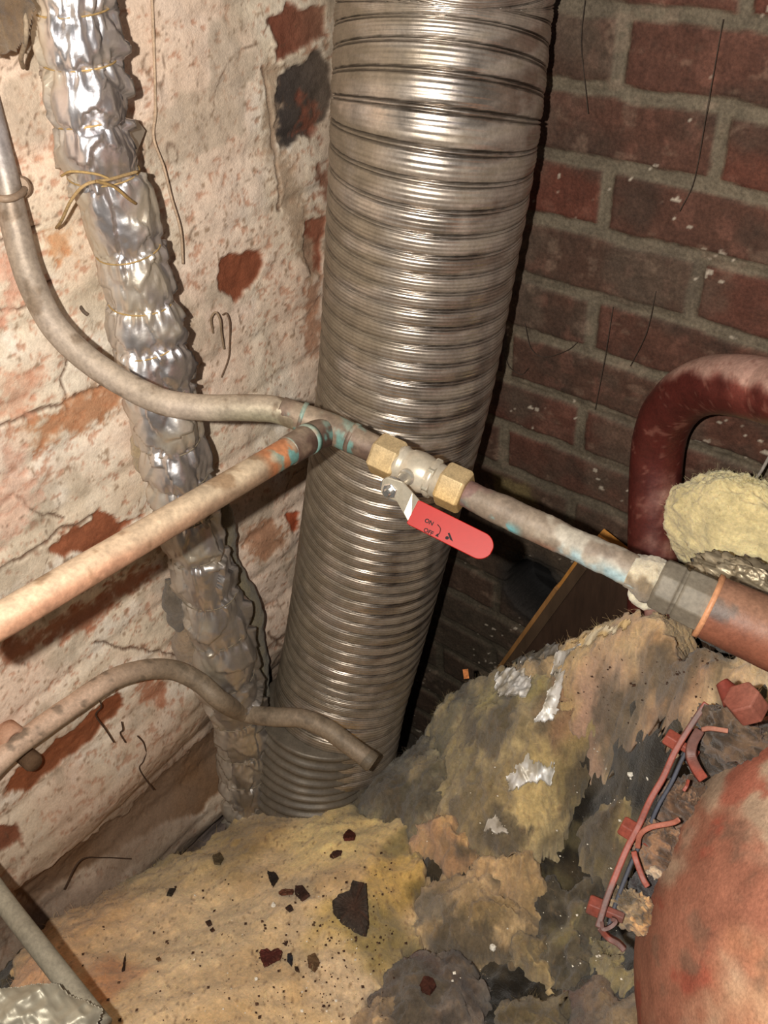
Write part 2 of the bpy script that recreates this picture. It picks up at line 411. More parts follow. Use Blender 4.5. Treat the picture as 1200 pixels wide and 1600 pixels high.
# ------------------------------------------------------------------ corrugated flue duct
DUCT_R = .113
def make_duct():
    rows = [(712, -150, 366), (694, 0, 342), (679, 200, 327), (657, 400, 300), (632, 600, 273), (590, 820, 238), (553, 1000, 214), (532, 1090, 206), (522, 1160, 199)]
    pts = [P(x, y, 2*DUCT_R*FPX/w_*1.01) for x, y, w_ in rows]
    top = pts[0]+(pts[0]-pts[1])*1.2
    path = catmull(np.array([top]+pts), 400)
    # resample to even steps
    s = np.concatenate([[0], np.cumsum(np.linalg.norm(np.diff(path, axis=0), axis=1))])
    pitch = .0228; sub = 28; n = int(s[-1]/pitch*sub); ss = np.linspace(0, s[-1], n)
    path = np.stack([np.interp(ss, s, path[:, k]) for k in range(3)], 1)
    def prof(ph):
        f = ph-np.floor(ph)
        r = np.where(f < .085, -.0042*np.sin(np.pi*f/.085), 0)
        r = r+np.where((f >= .085) & (f < .165), .0006*np.sin(np.pi*(f-.085)/.08), 0)
        r = r+np.where((f >= .165) & (f < .235), -.0028*np.sin(np.pi*(f-.165)/.07), 0)
        g = (f-.235)/.765
        r = r+np.where(f >= .235, .0013*np.sin(np.pi*np.clip(g, 0, 1))**.7+.00028*np.sin(g*2*np.pi*4), 0)
        return r
    wob = lambda TH, S, V: prof(S/pitch+TH/(2*np.pi)+.12*(fbm(np.stack([S*3, np.cos(TH), np.sin(TH)], 1), 1, 2, 3)-.5))
    def disp(TH, S, V):
        f = S/pitch+TH/(2*np.pi); f = f-np.floor(f)
        zip_ = np.where((f > .33) & (f < .45), .0004*np.sin(TH*260), 0)*0
        return wob(TH, S, V)+zip_+.0015*(fbm(V, 6, 2, 8)-.5)
    V, F, TH, S, D = tube_geo(path, DUCT_R, 168, disp, cap=False)
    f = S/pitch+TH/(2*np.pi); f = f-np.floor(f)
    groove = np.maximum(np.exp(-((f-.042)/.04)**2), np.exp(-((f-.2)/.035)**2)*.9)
    q = np.stack([V[:, 0], V[:, 1], V[:, 2]*6], 1)
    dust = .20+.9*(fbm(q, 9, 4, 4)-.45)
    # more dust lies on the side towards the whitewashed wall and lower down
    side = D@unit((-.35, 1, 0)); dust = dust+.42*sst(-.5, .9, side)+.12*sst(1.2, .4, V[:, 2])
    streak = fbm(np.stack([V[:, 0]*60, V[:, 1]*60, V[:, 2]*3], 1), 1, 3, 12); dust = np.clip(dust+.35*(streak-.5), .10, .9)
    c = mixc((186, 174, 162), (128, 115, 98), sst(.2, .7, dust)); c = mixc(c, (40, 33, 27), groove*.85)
    root = thing('flue_duct', np.array([V[:, 0].mean(), V[:, 1].mean(), V[:, 2].min()]), 'large ribbed stainless steel flexible flue rising through the middle of the corner', 'duct')
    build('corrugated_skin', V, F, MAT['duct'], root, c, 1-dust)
    # wider dusty collar where the flue turns down into the wool
    low = np.array([P(505, 1110, 1.60), P(490, 1180, 1.655), P(486, 1250, 1.70), P(486, 1330, 1.75)])
    def d2(TH, S, V): return .0035*np.sin(S/.021*2*np.pi)+.004*(fbm(V, 20, 3, 5)-.5)
    path = catmull(low, 110)
    V, F, TH, S, D = tube_geo(path, .108, 96, d2, cap=True)
    dd = fbm(V, 25, 4, 6)
    build('dusty_collar', V, F, MAT['duct'], root, mixc((120, 110, 96), (84, 76, 66), dd), np.clip(.5-dd*.6, 0, 1))
    return root
make_duct()

# ------------------------------------------------------------------ foil wrapped pipe, tied at intervals
FOIL_XY = (.577, .846)
def make_foil_pipe():
    seams_y = [-150, -60, 15, 95, 187, 272, 388, 470, 535, 600, 685, 742, 800, 862, 925, 985, 1050, 1112, 1165, 1205, 1240, 1275]
    cen = [(112, -150, 62), (112, 0, 62), (130, 130, 60), (150, 230, 58), (182, 330, 58), (212, 430, 52), (232, 540, 54), (250, 620, 52), (270, 700, 50), (292, 800, 47), (312, 880, 45), (333, 950, 48), (352, 1050, 50), (372, 1120, 42), (385, 1220, 38), (392, 1300, 36)]
    # centre line in the place: vertical, a hand from the wall, slightly wandering
    pts = []
    for x, y, hw in cen:
        a = onL(x, y, .052); pts.append((a[0], a[1], a[2], hw*((a-CAM)@ROT[:, 2])/FPX))
    pts = np.array(pts)
    q = catmull(pts, 420); rad = q[:, 3]*.97
    sz = np.array([onL(np.interp(y, [c[1] for c in cen], [c[0] for c in cen]), y, .052)[2] for y in seams_y])
    # sausage profile between ties
    zz = q[:, 2]; prof = np.zeros(len(zz))
    for a, b in zip(sz[:-1], sz[1:]):
        m = (zz <= a) & (zz > b); t = (a-zz[m])/(a-b)
        prof[m] = .17*np.sin(np.pi*t)**.55*(.75+.25*np.sin(np.pi*t**1.6))-.11
    rad = rad*(1+prof)
    idx = np.searchsorted(-sz, -zz)
    def disp(TH, S, V):
        k = np.interp(V[:, 2][::-1] if False else V[:, 2], zz[::-1], idx[::-1].astype(float)); k = np.round(k)
        u = np.stack([np.cos(TH)*1.1+k*3.7, np.sin(TH)*1.1+k*1.3, V[:, 2]*16], 1)
        r = .009*(vnoise(u, 3)-.5)+.0105*facets(TH, V[:, 2]+k*.03, 2*np.pi/8, .045, 4, 2*np.pi)+.0016*facets(TH, V[:, 2]+k*.01+.004*np.sin(TH*3), 2*np.pi/22, .014, 8, 2*np.pi)
        # pleats gathered into the ties
        dz = np.min(np.abs(V[:, 2][:, None]-sz[None]), 1); pl = np.exp(-(dz/.012)**2)
        r = r+pl*.0022*np.sin(TH*17+k*2+4*vnoise(u*2, 5))
        # lengthwise overlap of the wrapping
        lap = np.exp(-((np.mod(TH-LAP+np.pi, 2*np.pi)-np.pi)/.10)**2)
        return r+lap*.006
    # angle at which the overlap shows: the side away from the torch, facing the room
    T, N, B = frames(q[:, :3]); want = unit((.75, -.66, 0)); LAP = math.atan2(want@B[0], want@N[0])
    V, F, TH, S, D = tube_geo(q[:, :3], rad, 120, disp, cap=True)
    root = thing('foil_wrapped_pipe', base_of(V), 'silver foil lagged pipe tied with string, running down the whitewashed wall', 'pipe')
    n = fbm(V, 30, 4, 15); tar = sst(.5, .7, fbm(V, 14, 3, 16))
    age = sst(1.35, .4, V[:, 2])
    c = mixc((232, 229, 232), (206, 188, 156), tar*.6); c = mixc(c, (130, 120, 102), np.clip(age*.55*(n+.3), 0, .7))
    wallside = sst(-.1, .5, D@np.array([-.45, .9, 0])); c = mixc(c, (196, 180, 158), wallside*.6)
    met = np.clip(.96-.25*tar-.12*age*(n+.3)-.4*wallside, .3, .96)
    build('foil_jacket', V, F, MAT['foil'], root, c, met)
    # ties
    for i, z in enumerate(sz[2:-2]):
        k = np.argmin(np.abs(zz-z)); cpos = q[k, :3]; r0 = rad[k]
        th = np.linspace(0, 2*np.pi, 40, endpoint=False); rs = np.random.RandomState(i)
        tilt = rs.uniform(-.10, .10, 2)
        ring = np.array([cpos+np.array([math.cos(a)*(r0+.002), math.sin(a)*(r0+.002), tilt[0]*math.cos(a)*r0+tilt[1]*math.sin(a)*r0]) for a in th])
        ring = np.vstack([ring, ring[:1]])
        V2, F2, *_ = tube_geo(ring, .0009, 6)
        build('tie_string', V2, F2, MAT['string'], root, (176, 146, 96) if i < 7 else (128, 116, 98))
    # knotted tail of one tie, hanging off to the left
    tube('string_tail', [onL(215, 268, .098), onL(172, 280, .104), onL(135, 288, .098), onL(112, 312, .08), onL(96, 345, .055), onL(88, 356, .03)], .0016, MAT['string'], root, 40, 8, (170, 142, 100))
    tube('string_tail', [onL(172, 280, .104), onL(150, 272, .100), onL(112, 268, .09), onL(96, 275, .07)], .0012, MAT['string'], root, 30, 8, (176, 146, 96))
    tube('string_tail', [onL(150, 283, .106), onL(178, 292, .106), onL(200, 310, .102), onL(212, 318, .094)], .0016, MAT['string'], root, 30, 8, (160, 130, 84))
    # torn corner of foil sticking out on the right
    e = [onL(188, 185, .05), onL(206, 188, .035), onL(220, 205, .02), onL(212, 225, .025), onL(200, 255, .045), onL(192, 230, .06), onL(196, 205, .055)]
    V = e+[a+np.array([.004, -.003, 0]) for a in e]; n = len(e)
    F = [tuple(range(n)), tuple(range(2*n-1, n-1, -1))]+[(i, n+i, n+(i+1) % n, (i+1) % n) for i in range(n)]
    build('torn_flap', V, F, MAT['foil'], root, (216, 208, 196), .7, False)
    # lumpy backing wool squeezed out on the right flank lower down
    wb = [(338, 770, .008), (346, 800, .020), (350, 840, .024), (360, 880, .018), (374, 920, .026), (388, 965, .030), (396, 1005, .024), (402, 1045, .028), (408, 1085, .020), (412, 1115, .022), (416, 1150, .010)]
    tube('wool_backing', [onL(x-6, y, .022) for x, y, r in wb], [r for x, y, r in wb], MAT['wool'], root, 150, 40, lambda V, TH, S, D: mixc((134, 124, 96), (104, 94, 76), fbm(V, 24, 4, 3)), disp=lambda TH, S, V: .012*(fbm(V, 38, 4, 3)-.5))
    for (x, y, r, cc) in [(272, 945, .016, (110, 100, 88)), (228, 705, .018, (170, 150, 120)), (292, 1010, .02, (150, 130, 108))]:
        a = onL(x, y, .022)
        pp = [a+np.array([0, 0, .05]), a+np.array([0, 0, .02]), a, a-np.array([0, 0, .03]), a-np.array([0, 0, .055])]
        tube('wool_backing', pp, [r*.3, r*.85, r, r*.8, r*.25], MAT['wool'], root, 26, 28, cc, disp=lambda TH, S, V: .010*(fbm(V, 55, 4, 3)-.5))
make_foil_pipe()

# ------------------------------------------------------------------ colours for pipe work
def dusty(base, dust, amt, seed, s=18, up=.55):
    def f(V, TH, S, D):
        n = fbm(V, s, 5, seed); t = np.clip(amt*(n-.15)*2+up*sst(.1, .9, D[:, 2]), 0, 1)
        c = mixc(base, dust, t)
        return mixc(c, np.array(base)*.6, sst(.62, .72, fbm(V, s*3, 4, seed+5))*.6)
    return f

# grey painted pipe sweeping in from the upper left to the copper tee
grey_pts = [(-30, 130, .875), (-12, 200, .888), (6, 270, .90), (22, 345, .915), (45, 430, .935), (82, 506, .955), (135, 560, .965), (195, 600, .97), (255, 628, .97), (320, 637, .97), (385, 637, .965), (430, 640, .96), (466, 652, .957)]
V0 = [P(*a) for a in grey_pts]
gp = thing('grey_pipe', np.array([V0[0][0], V0[0][1], V0[-1][2]]), 'grey painted bent pipe sweeping from upper left to the copper tee', 'pipe')
def grey_col(V, TH, S, D):
    n = fbm(V, 20, 5, 61); c = mixc((176, 160, 146), (142, 128, 112), n)
    c = mixc(c, (196, 178, 156), sst(.2, .9, D[:, 2])*.5)
    end = sst(V0[9][2]+.02, V0[-1][2], V[:, 2]) * sst(V0[8][0], V0[9][0]+.03, V[:, 0])
    c = mixc(c, (170, 166, 138), end*.7)
    c = mixc(c, (110, 92, 74), sst(.6, .7, fbm(V, 55, 4, 66))*.6)
    top = sst(V0[3][2], V0[1][2], V[:, 2]); c = mixc(c, (172, 168, 172), top*.7)
    return c
def grey_alpha(V, TH, S, D):
    top = sst(V0[5][2], V0[2][2], V[:, 2]); end = sst(V0[8][0], V0[9][0]+.02, V[:, 0]); return np.clip(.10+.35*top+.35*end, 0, .8)
tube('pipe_run', V0, [.0130]*3+[.0140]*10, MAT['pipe'], gp, 260, 32, grey_col, grey_alpha, disp=lambda TH, S, V: .0012*(fbm(V, 40, 4, 3)-.5))
# saddle clip that holds it to the wall
ck = P(15, 300, .905)
tube('pipe_clip', [P(-4, 309, .888), P(6, 311, .884), P(20, 309, .888), P(32, 303, .90), P(38, 296, .915)], .0035, MAT['pipe'], gp, 30, 10, (150, 128, 108), .1)
lathe('clip_lug', onL(30, 292, .028), unit(onL(30, 292, .0)-onL(30, 292, .028)), [(-.004, .006), (-.004, .009), (.0, .011), (.028, .011)], MAT['pipe'], gp, 20, (158, 134, 112), .1)

# copper tee
TEE = P(513, 672, .955)
V1 = P(585, 703, .945)
tee = thing('copper_tee', TEE-np.array([0, 0, .02]), 'tarnished copper tee fitting with turquoise verdigris in front of the flue', 'pipe fitting')
def verd(seed, green=.5, dark=.5, fresh=0.0):
    def f(V, TH, S, D):
        n = fbm(V, 38, 5, seed); c = mixc((136, 118, 100), (78, 58, 50), sst(.35, .6, n)*dark)
        c = mixc(c, (186, 112, 72), sst(.52, .6, fbm(V, 30, 4, seed+9))*fresh)
        g = fbm(V, 45, 4, seed+3); c = mixc(c, (108, 150, 142), sst(.66-.18*green, .72-.16*green, g)*.85)
        return mixc(c, (168, 152, 132), sst(.3, 1, D[:, 2])*.45)
    return f
tube('tee_run', [P(440, 641, .959), P(468, 651, .957), P(513, 668, .955), P(560, 690, .948), P(590, 705, .944)], [.0142, .0146, .0158, .0150, .0146], MAT['copper'], tee, 90, 32, verd(3, .55, .7), .25, disp=lambda TH, S, V: .0008*(fbm(V, 90, 3, 3)-.5))
tube('tee_branch', [P(516, 672, .957), P(490, 682, .940), P(462, 698, .920), P(450, 705, .912)], [.0155, .0155, .0152, .0150], MAT['copper'], tee, 60, 32, verd(14, .35, 1.0), .3)
for a, b in (((470, 651, .957), (476, 653, .957)), ((548, 683, .95), (554, 686, .949)), ((478, 688, .931), (484, 685, .936))):
    tube('solder_ring', [P(*a), P(*b)], .0162, MAT['copper'], tee, 4, 32, verd(25, .9, .6), .1, smooth_path=False)

# straight copper pipe coming towards the viewer on the left
cp0, cp1 = P(-60, 1006, .665), P(470, 693, .925)
cpt = thing('copper_pipe', np.array([cp0[0], cp0[1], min(cp0[2], cp1[2])-.014]), 'straight dusty copper pipe running from the left edge up to the tee', 'pipe')
Lc = np.linalg.norm(cp1-cp0)
def cop_col(V, TH, S, D):
    t = S/Lc; n = fbm(V, 16, 5, 71)
    c = mixc((196, 146, 118), (176, 138, 110), n); c = mixc(c, (140, 118, 96), sst(.3, .75, t)*.85)
    du = sst(.0, .85, D[:, 2]+.8*(n-.5)); c = mixc(c, (186, 168, 142), du*.75)
    c = mixc(c, (120, 92, 66), sst(.6, .68, fbm(V, 34, 4, 72))*.6)
    pt = sst(.82, .86, t)*sst(.97, .93, t); c = mixc(c, (172, 114, 78), pt*sst(.45, .52, fbm(V, 28, 4, 75)))
    c = mixc(c, (84, 58, 48), sst(.93, .97, t)*.7)
    c = mixc(c, (108, 150, 144), sst(.86, .90, t)*sst(.56, .62, fbm(V, 50, 4, 76)))
    return c
tube('pipe_run', [cp0+(cp1-cp0)*k for k in np.linspace(0, 1, 8)], .0138, MAT['copper'], cpt, 260, 36, cop_col, lambda V, TH, S, D: np.clip(.35-.3*sst(0, .8, D[:, 2]), 0, 1))

# ------------------------------------------------------------------ pipe from the valve to the tank fitting
A0 = P(596, 710, .943); A1 = P(1000, 897, .862)
AX = unit(A1-A0); LEN = np.linalg.norm(A1-A0)
def along(px, py):
    """point of the pipe axis nearest to the line of sight"""
    r = unit(ray(px, py)); w0 = CAM-A0; b = AX@r; d_ = AX@w0; e_ = r@w0
    return A0+AX*((b*e_-d_)/(b*b-1))
vb0, vb1 = along(626, 725), along(700, 758)
rp0, rp1 = along(728, 772), along(1008, 901)
run = thing('grey_lagged_pipe', np.array([rp0[0], rp0[1], rp1[2]-.02]), 'grimy short pipe with blue-green stains between the ball valve and the red fitting', 'pipe')
Lr = np.linalg.norm(rp1-rp0)
def run_col(V, TH, S, D):
    t = S/Lr; n = fbm(V, 30, 5, 81); c = mixc((150, 136, 118), (108, 94, 82), n)
    c = mixc(c, (112, 82, 76), sst(.26, .05, t)*sst(.4, .5, fbm(V, 35, 4, 82))*.8)
    c = mixc(c, (180, 174, 160), sst(.5, .6, fbm(V, 24, 4, 83))*.7*sst(.2, .5, t))
    lowside = sst(.1, -.7, D[:, 2]+(n-.5))
    c = mixc(c, (142, 92, 72), lowside*sst(.35, .6, t)*sst(.95, .7, t)*.8)
    g = sst(.52, .58, fbm(V, 42, 4, 84)); c = mixc(c, (104, 160, 166), g*np.maximum(sst(.12, .0, t), sst(.2, .26, t)*sst(.42, .34, t))*sst(.5, -.3, D[:, 2]))
    c = mixc(c, (158, 184, 190), sst(.5, .62, t)*sst(.40, .52, fbm(V, 30, 4, 86))*sst(.7, .0, D[:, 2])*.9)
    return c
tube('pipe_run', [rp0+(rp1-rp0)*k for k in np.linspace(-.04, 1.02, 9)], [.0138, .0145, .0155, .0150, .0152, .0150, .0152, .0156, .016], MAT['pipe'], run, 240, 40, run_col, .05, disp=lambda TH, S, V: .0030*(fbm(V, 45, 4, 5)-.5)+.0012*(fbm(V, 160, 3, 6)-.5))
# putty and jute smeared at its end
tube('putty_collar', [along(985, 890), along(1000, 897), along(1018, 905), along(1030, 911)], [.0165, .0200, .0225, .0210], MAT['wool'], run, 50, 36, lambda V, TH, S, D: mixc((196, 184, 160), (132, 116, 94), sst(.4, .6, fbm(V, 60, 4, 3))), 0, disp=lambda TH, S, V: .010*(fbm(V, 70, 4, 2)-.5))
pa = along(1005, 900)
tube('putty_drip', [pa+np.array([0, 0, -.010]), pa+np.array([-.004, .002, -.022]), pa+np.array([.002, -.004, -.032]), pa+np.array([.010, -.012, -.040])], [.010, .009, .0075, .003], MAT['wool'], run, 24, 20, (214, 204, 178), disp=lambda TH, S, V: .006*(fbm(V, 90, 3, 2)-.5))

# ------------------------------------------------------------------ ball valve
DVIEW = unit(CAM-.5*(vb0+vb1))
bv = thing('ball_valve', .5*(vb0+vb1)-np.array([0, 0, .025]), 'brass ball valve with a red lever handle in front of the flue', 'valve')
UP = unit(np.cross(AX, np.cross(np.array([0, 0, 1.]), AX)))
HUP = unit(DVIEW*.9+UP*.55)
def nut(name, a, ln, r, up, c, al, mt='brass', n=6):
    o = lathe(name, a, AX, [(0, r*.90), (ln*.10, r), (ln*.90, r), (ln, r*.90)], MAT[mt], bv, n, c, al, False, up); bevel(o, .0008, 2, .3); return o
def nutcol(V):
    n = fbm(V, 90, 4, 5); top = sst(-.2, .8, ((V-.5*(vb0+vb1))@np.array([0, 0, 1.]))/.02)
    return mixc(mixc((196, 164, 112), (176, 146, 98), n), (190, 172, 140), top*.6)
c0 = along(587, 706); nut('compression_nut', c0, np.linalg.norm(along(626, 725)-c0), .0222, HUP, nutcol, .35)
c1 = along(690, 754); nut('compression_nut', c1, np.linalg.norm(along(728, 772)-c1), .0232, HUP, nutcol, .35)
def bodycol(V): return mixc((206, 196, 178), (172, 160, 140), fbm(V, 70, 4, 8))
La = np.linalg.norm(along(693, 755)-along(622, 723))
prof = [(0, .0165), (.0, .0190), (La*.10, .0195), (La*.13, .0180), (La*.20, .0178), (La*.24, .0192), (La*.32, .0200), (La*.45, .0208), (La*.58, .0200), (La*.66, .0190), (La*.70, .0185), (La*.74, .0200), (La*.82, .0200), (La*.84, .0175), (La, .0172)]
o = lathe('valve_body', along(622, 723), AX, prof, MAT['chrome'], bv, 48, bodycol, .3, True, HUP)
o = nut('body_hexagon', along(671, 745), np.linalg.norm(along(682, 750)-along(671, 745)), .0212, HUP, (186, 178, 160), .5, 'chrome')
tube('verdigris_stain', [along(655, 738)+(-UP*.012+DVIEW*.0130), along(661, 741)+(-UP*.016+DVIEW*.0115), along(668, 744)+(-UP*.019+DVIEW*.009)], [.003, .005, .003], MAT['brass'], bv, 14, 14, (190, 180, 70), 0)
# stem, washer, hexagon nut, lever
sc = along(648, 736); sp = P(612, 764, .888)
SD = unit(sp-sc)
lathe('stem', sc+SD*.010, SD, [(0, .0085), (.012, .0085), (.014, .0070), (np.linalg.norm(sp-sc)-.010, .0065)], MAT['chrome'], bv, 24, (190, 184, 172), .6, False)
# lever: flat steel plate on the stem, then a dog-leg into the red grip
g0, g1 = P(645, 800, .885), P(769, 862, .868)
GA = unit(g1-g0); GN = unit(CAM-.5*(g0+g1)); GN = unit(GN-GA*(GN@GA)); GN = unit(GN+np.array([0, 0, 1.])*.10); GN = unit(GN-GA*(GN@GA)); GC = np.cross(GN, GA)
if GC[2] < 0: GC = -GC
def plate(name, centers, widths, dirs, thick, normals, mat, col, al, bev, par):
    """a strip: centre points, half widths, side directions, normals"""
    V = []; F = []; n = len(centers)
    for c, w_, d, nn in zip(centers, widths, dirs, normals):
        for a, b in ((-1, -1), (1, -1), (1, 1), (-1, 1)): V.append(np.asarray(c)+np.asarray(d)*w_*a+np.asarray(nn)*thick*.5*b)
    for k in range(n-1):
        for j in range(4):
            j2 = (j+1) % 4; F.append((k*4+j, k*4+j2, k*4+4+j2, k*4+4+j))
    F.append((3, 2, 1, 0)); F.append(tuple(range((n-1)*4, n*4)))
    o = build(name, V, F, mat, par, col, al, False)
    if bev: bevel(o, bev, 3, .5)
    return o
la, lb, lc, ld_ = P(603, 760, .885), P(625, 768, .881), P(638, 786, .883), P(652, 806, .886)
n1 = unit(sp-sc); side1 = unit(np.cross(n1, unit(lb-la)));
if side1[2] < 0: side1 = -side1
plate('lever_plate', [la-unit(lb-la)*.004, la, lb, lc, ld_], [.006, .0105, .0105, .0110, .0125], [side1, side1, unit(side1+GC*.3), unit(GC+side1*.4), GC], .0028, [n1, n1, unit(n1+GN), GN, GN], MAT['chrome'], (196, 186, 166), .55, .0008, bv)
lathe('washer', sp-SD*.002, SD, [(0, .0125), (.0014, .0125)], MAT['chrome'], bv, 28, (206, 204, 200), .85, False)
hn = lathe('stem_nut', sp-SD*.0006, SD, [(0, .0085), (.0065, .0085), (.0075, .0075)], MAT['chrome'], bv, 6, (216, 214, 210), .9, False, UP); bevel(hn, .0006, 2, .3)
lathe('stem_end', sp+SD*.006, SD, [(0, .0042), (.0055, .0042), (.007, .0030)], MAT['chrome'], bv, 18, (206, 202, 196), .9, False)
# grip: rounded flat paddle
Lg = np.linalg.norm(g1-g0); W = .0128
cs, ws = [], []
for t in [0, .03, .1, .3, .6, .8]: cs.append(g0+GA*Lg*t); ws.append(W*(1 if t > 0 else .94))
r_ = W
for a in np.linspace(0, 80, 9):
    cs.append(g1-GA*r_*(1-math.sin(math.radians(a)))); ws.append(r_*math.cos(math.radians(a)))
grip = plate('handle_grip', cs, ws, [GC]*len(cs), .0062, [GN]*len(cs), MAT['redgrip'], (158, 20, 9), 0, .0022, bv)
grip['label'] = 'red vinyl grip of the lever'
# printing on the grip
def text_part(name, body, size, ctr, parent, xdir, ydir, off):
    cu = bpy.data.curves.new(name, 'FONT'); cu.body = body; cu.size = size; cu.align_x = 'CENTER'; cu.align_y = 'CENTER'; cu.extrude = .00012; cu.offset = .00016
    tmp = bpy.data.objects.new(name+'_tmp', cu); COL.objects.link(tmp)
    dg = bpy.context.evaluated_depsgraph_get(); me = bpy.data.meshes.new_from_object(tmp.evaluated_get(dg))
    bpy.data.objects.remove(tmp)
    V = np.array([v.co[:] for v in me.vertices]); F = [tuple(p.vertices) for p in me.polygons]
    Vw = ctr+V[:, :1]*xdir+V[:, 1:2]*ydir+(V[:, 2:3]+off)*GN
    return build(name, Vw, F, MAT['ink'], parent, (22, 12, 12), 0, False)
def g_at(px, py):
    r = unit(ray(px, py)); pl = g0; t = ((pl-CAM)@GN)/(r@GN); return CAM+r*t
text_part('on_lettering', 'ON', .0056, g_at(671, 816.5), grip, GA, GC, .0032)
text_part('off_lettering', 'OFF', .0056, g_at(670, 831.5), grip, GA, GC, .0032)
arc = [g_at(684, 820)+GN*.0032, g_at(688.5, 826)+GN*.0032, g_at(687.5, 833)+GN*.0032, g_at(683.5, 837.5)+GN*.0032]
tube('arrow_mark', arc, .00045, MAT['ink'], grip, 20, 6, (22, 12, 12))
def flat(name, pts):
    a = [g_at(x, y)+GN*.0031 for x, y in pts]; b = [p_+GN*.0002 for p_ in a]; n = len(a)
    return build(name, a+b, [tuple(range(n)), tuple(range(2*n-1, n-1, -1))]+[(i, (i+1) % n, n+(i+1) % n, n+i) for i in range(n)], MAT['ink'], grip, (22, 12, 12), 0, False)
flat('arrow_mark', [(680, 837.5), (685.5, 840), (685, 834)])
flat('maker_emblem', [(700, 833.5), (703, 833), (708.5, 847), (703.5, 843.5)])
flat('maker_emblem', [(699+3*math.cos(a), 841+2.6*math.sin(a)) for a in np.linspace(0, 2*np.pi, 16, endpoint=False)])

# ------------------------------------------------------------------ fittings and red pipe at the right edge
f0, f1, f2, f3 = along(1026, 909), along(1066, 928), along(1105, 946), along(1290, 1032)
fit = thing('pipe_union', np.array([*(.5*(f0+f2))[:2], f2[2]-.03]), 'dusty grey threaded union joining the grimy pipe to the red pipe', 'pipe fitting')
def fitcol(V): return mixc((126, 118, 104), (96, 88, 76), fbm(V, 60, 4, 9))
L1 = np.linalg.norm(f1-f0); L2 = np.linalg.norm(f2-f1)
def oct_(name, a, prof, n):
    o = lathe(name, a, AX, prof, MAT['wool' if False else 'pipe'], fit, n, fitcol, .05, n > 12, HUP)
    if n <= 12: bevel(o, .0012, 2, .3)
    return o
oct_('union_nut', f0, [(0, .0225), (L1*.1, .0255), (L1*.75, .0262), (L1*.8, .024), (L1*.95, .0235)], 8)
oct_('union_body', f0+AX*L1*.9, [(0, .0245), (L2*.1, .0262), (L2*.9, .0268), (L2*1.25, .0262)], 8)
red = thing('red_fitting_pipe', np.array([*(.5*(f2+f3))[:2], f3[2]-.03]), 'thick rusty red oxide pipe leaving at the right edge, below the arch', 'pipe')
def redcol(V, TH, S, D):
    n = fbm(V, 20, 5, 31); c = mixc((128, 82, 62), (112, 66, 50), n); c = mixc(c, (140, 60, 46), sst(.5, .6, fbm(V, 17, 4, 32))*.8)
    c = mixc(c, (62, 56, 54), sst(.56, .62, fbm(V, 24, 4, 33))*.8); return mixc(c, (140, 116, 96), sst(.3, 1, D[:, 2])*.5)
tube('pipe_run', [f2, f2+AX*.05, f2+(f3-f2)*.5, f3, f3+AX*.22], [.0300, .0310, .031, .031, .031], MAT['redpaint'], red, 120, 48, redcol, .0, disp=lambda TH, S, V: .0012*(fbm(V, 60, 3, 2)-.5))
tube('pipe_rim', [f2-AX*.001, f2+AX*.0035], .0312, MAT['redpaint'], red, 4, 48, (186, 132, 96), 0, smooth_path=False)

# ------------------------------------------------------------------ dark red arched pipe by the brick wall
rw = .033
ar = [(1012, 1090, 1.32), (1018, 990, 1.26), (1020, 900, 1.235), (1022, 800, 1.21), (1026, 715, 1.185), (1038, 660, 1.15), (1066, 622, 1.10), (1105, 603, 1.045), (1150, 602, .985), (1205, 612, .93), (1300, 640, .86)]
def archcol(V, TH, S, D):
    n = fbm(V, 26, 5, 41); c = mixc((84, 34, 28), (72, 29, 25), n)
    # settled dust on what faces up
    du = sst(.22, .58, D[:, 2]+.55*(fbm(V, 34, 4, 42)-.5)); c = mixc(c, (176, 142, 128), du*.92)
    c = mixc(c, (132, 92, 80), sst(.66, .72, fbm(V, 130, 3, 43))*.5)
    c = mixc(c, (178, 104, 90), sst(.55, .65, fbm(V, 18, 3, 44))*.45*sst(V[:, 2].max()-.10, V[:, 2].max()-.02, V[:, 2])*(1-du)); return c
A_ = np.array([P(*a) for a in ar]); A_ = np.vstack([A_, A_[-1]+unit((-.1, -1, -.08))*.22, A_[-1]+unit((-.1, -1, -.08))*.50])
arch = tube('arched_red_pipe', A_, rw, MAT['redpaint'], None, 380, 56, archcol, 0, disp=lambda TH, S, V: .0008*(fbm(V, 60, 3, 2)-.5))
tag(arch, 'dark red arched pipe with pale dust on its bend, beside the brick wall', 'pipe')

# ------------------------------------------------------------------ low pipe along the whitewashed wall
lp = [(-60, 1255, .030), (0, 1188, .030), (60, 1140, .028), (120, 1098, .028), (175, 1062, .030), (225, 1047, .036), (270, 1047, .045), (310, 1065, .07), (345, 1095, .10)]
LPp = [onL(*a) for a in lp]+[P(380, 1113, 1.475), P(425, 1120, 1.455), P(470, 1122, 1.44), P(510, 1138, 1.43), P(540, 1160, 1.425), P(572, 1184, 1.42)]
lowp = thing('low_grey_pipe', base_of(LPp), 'dusty grey bent pipe low on the whitewashed wall, crossing the foil lagging', 'pipe')
def lowcol(V, TH, S, D):
    n = fbm(V, 20, 5, 51); c = mixc((150, 132, 112), (122, 108, 90), n)
    c = mixc(c, (214, 182, 158), sst(LPp[7][0], LPp[3][0], V[:, 0])*.85*sst(-.6, .3, D[:, 2]))
    return mixc(c, (96, 84, 70), sst(.6, .7, fbm(V, 60, 4, 53))*.5)
tube('pipe_run', LPp, .0150, MAT['pipe'], lowp, 240, 32, lowcol, .12, disp=lambda TH, S, V: .0012*(fbm(V, 50, 3, 3)-.5))
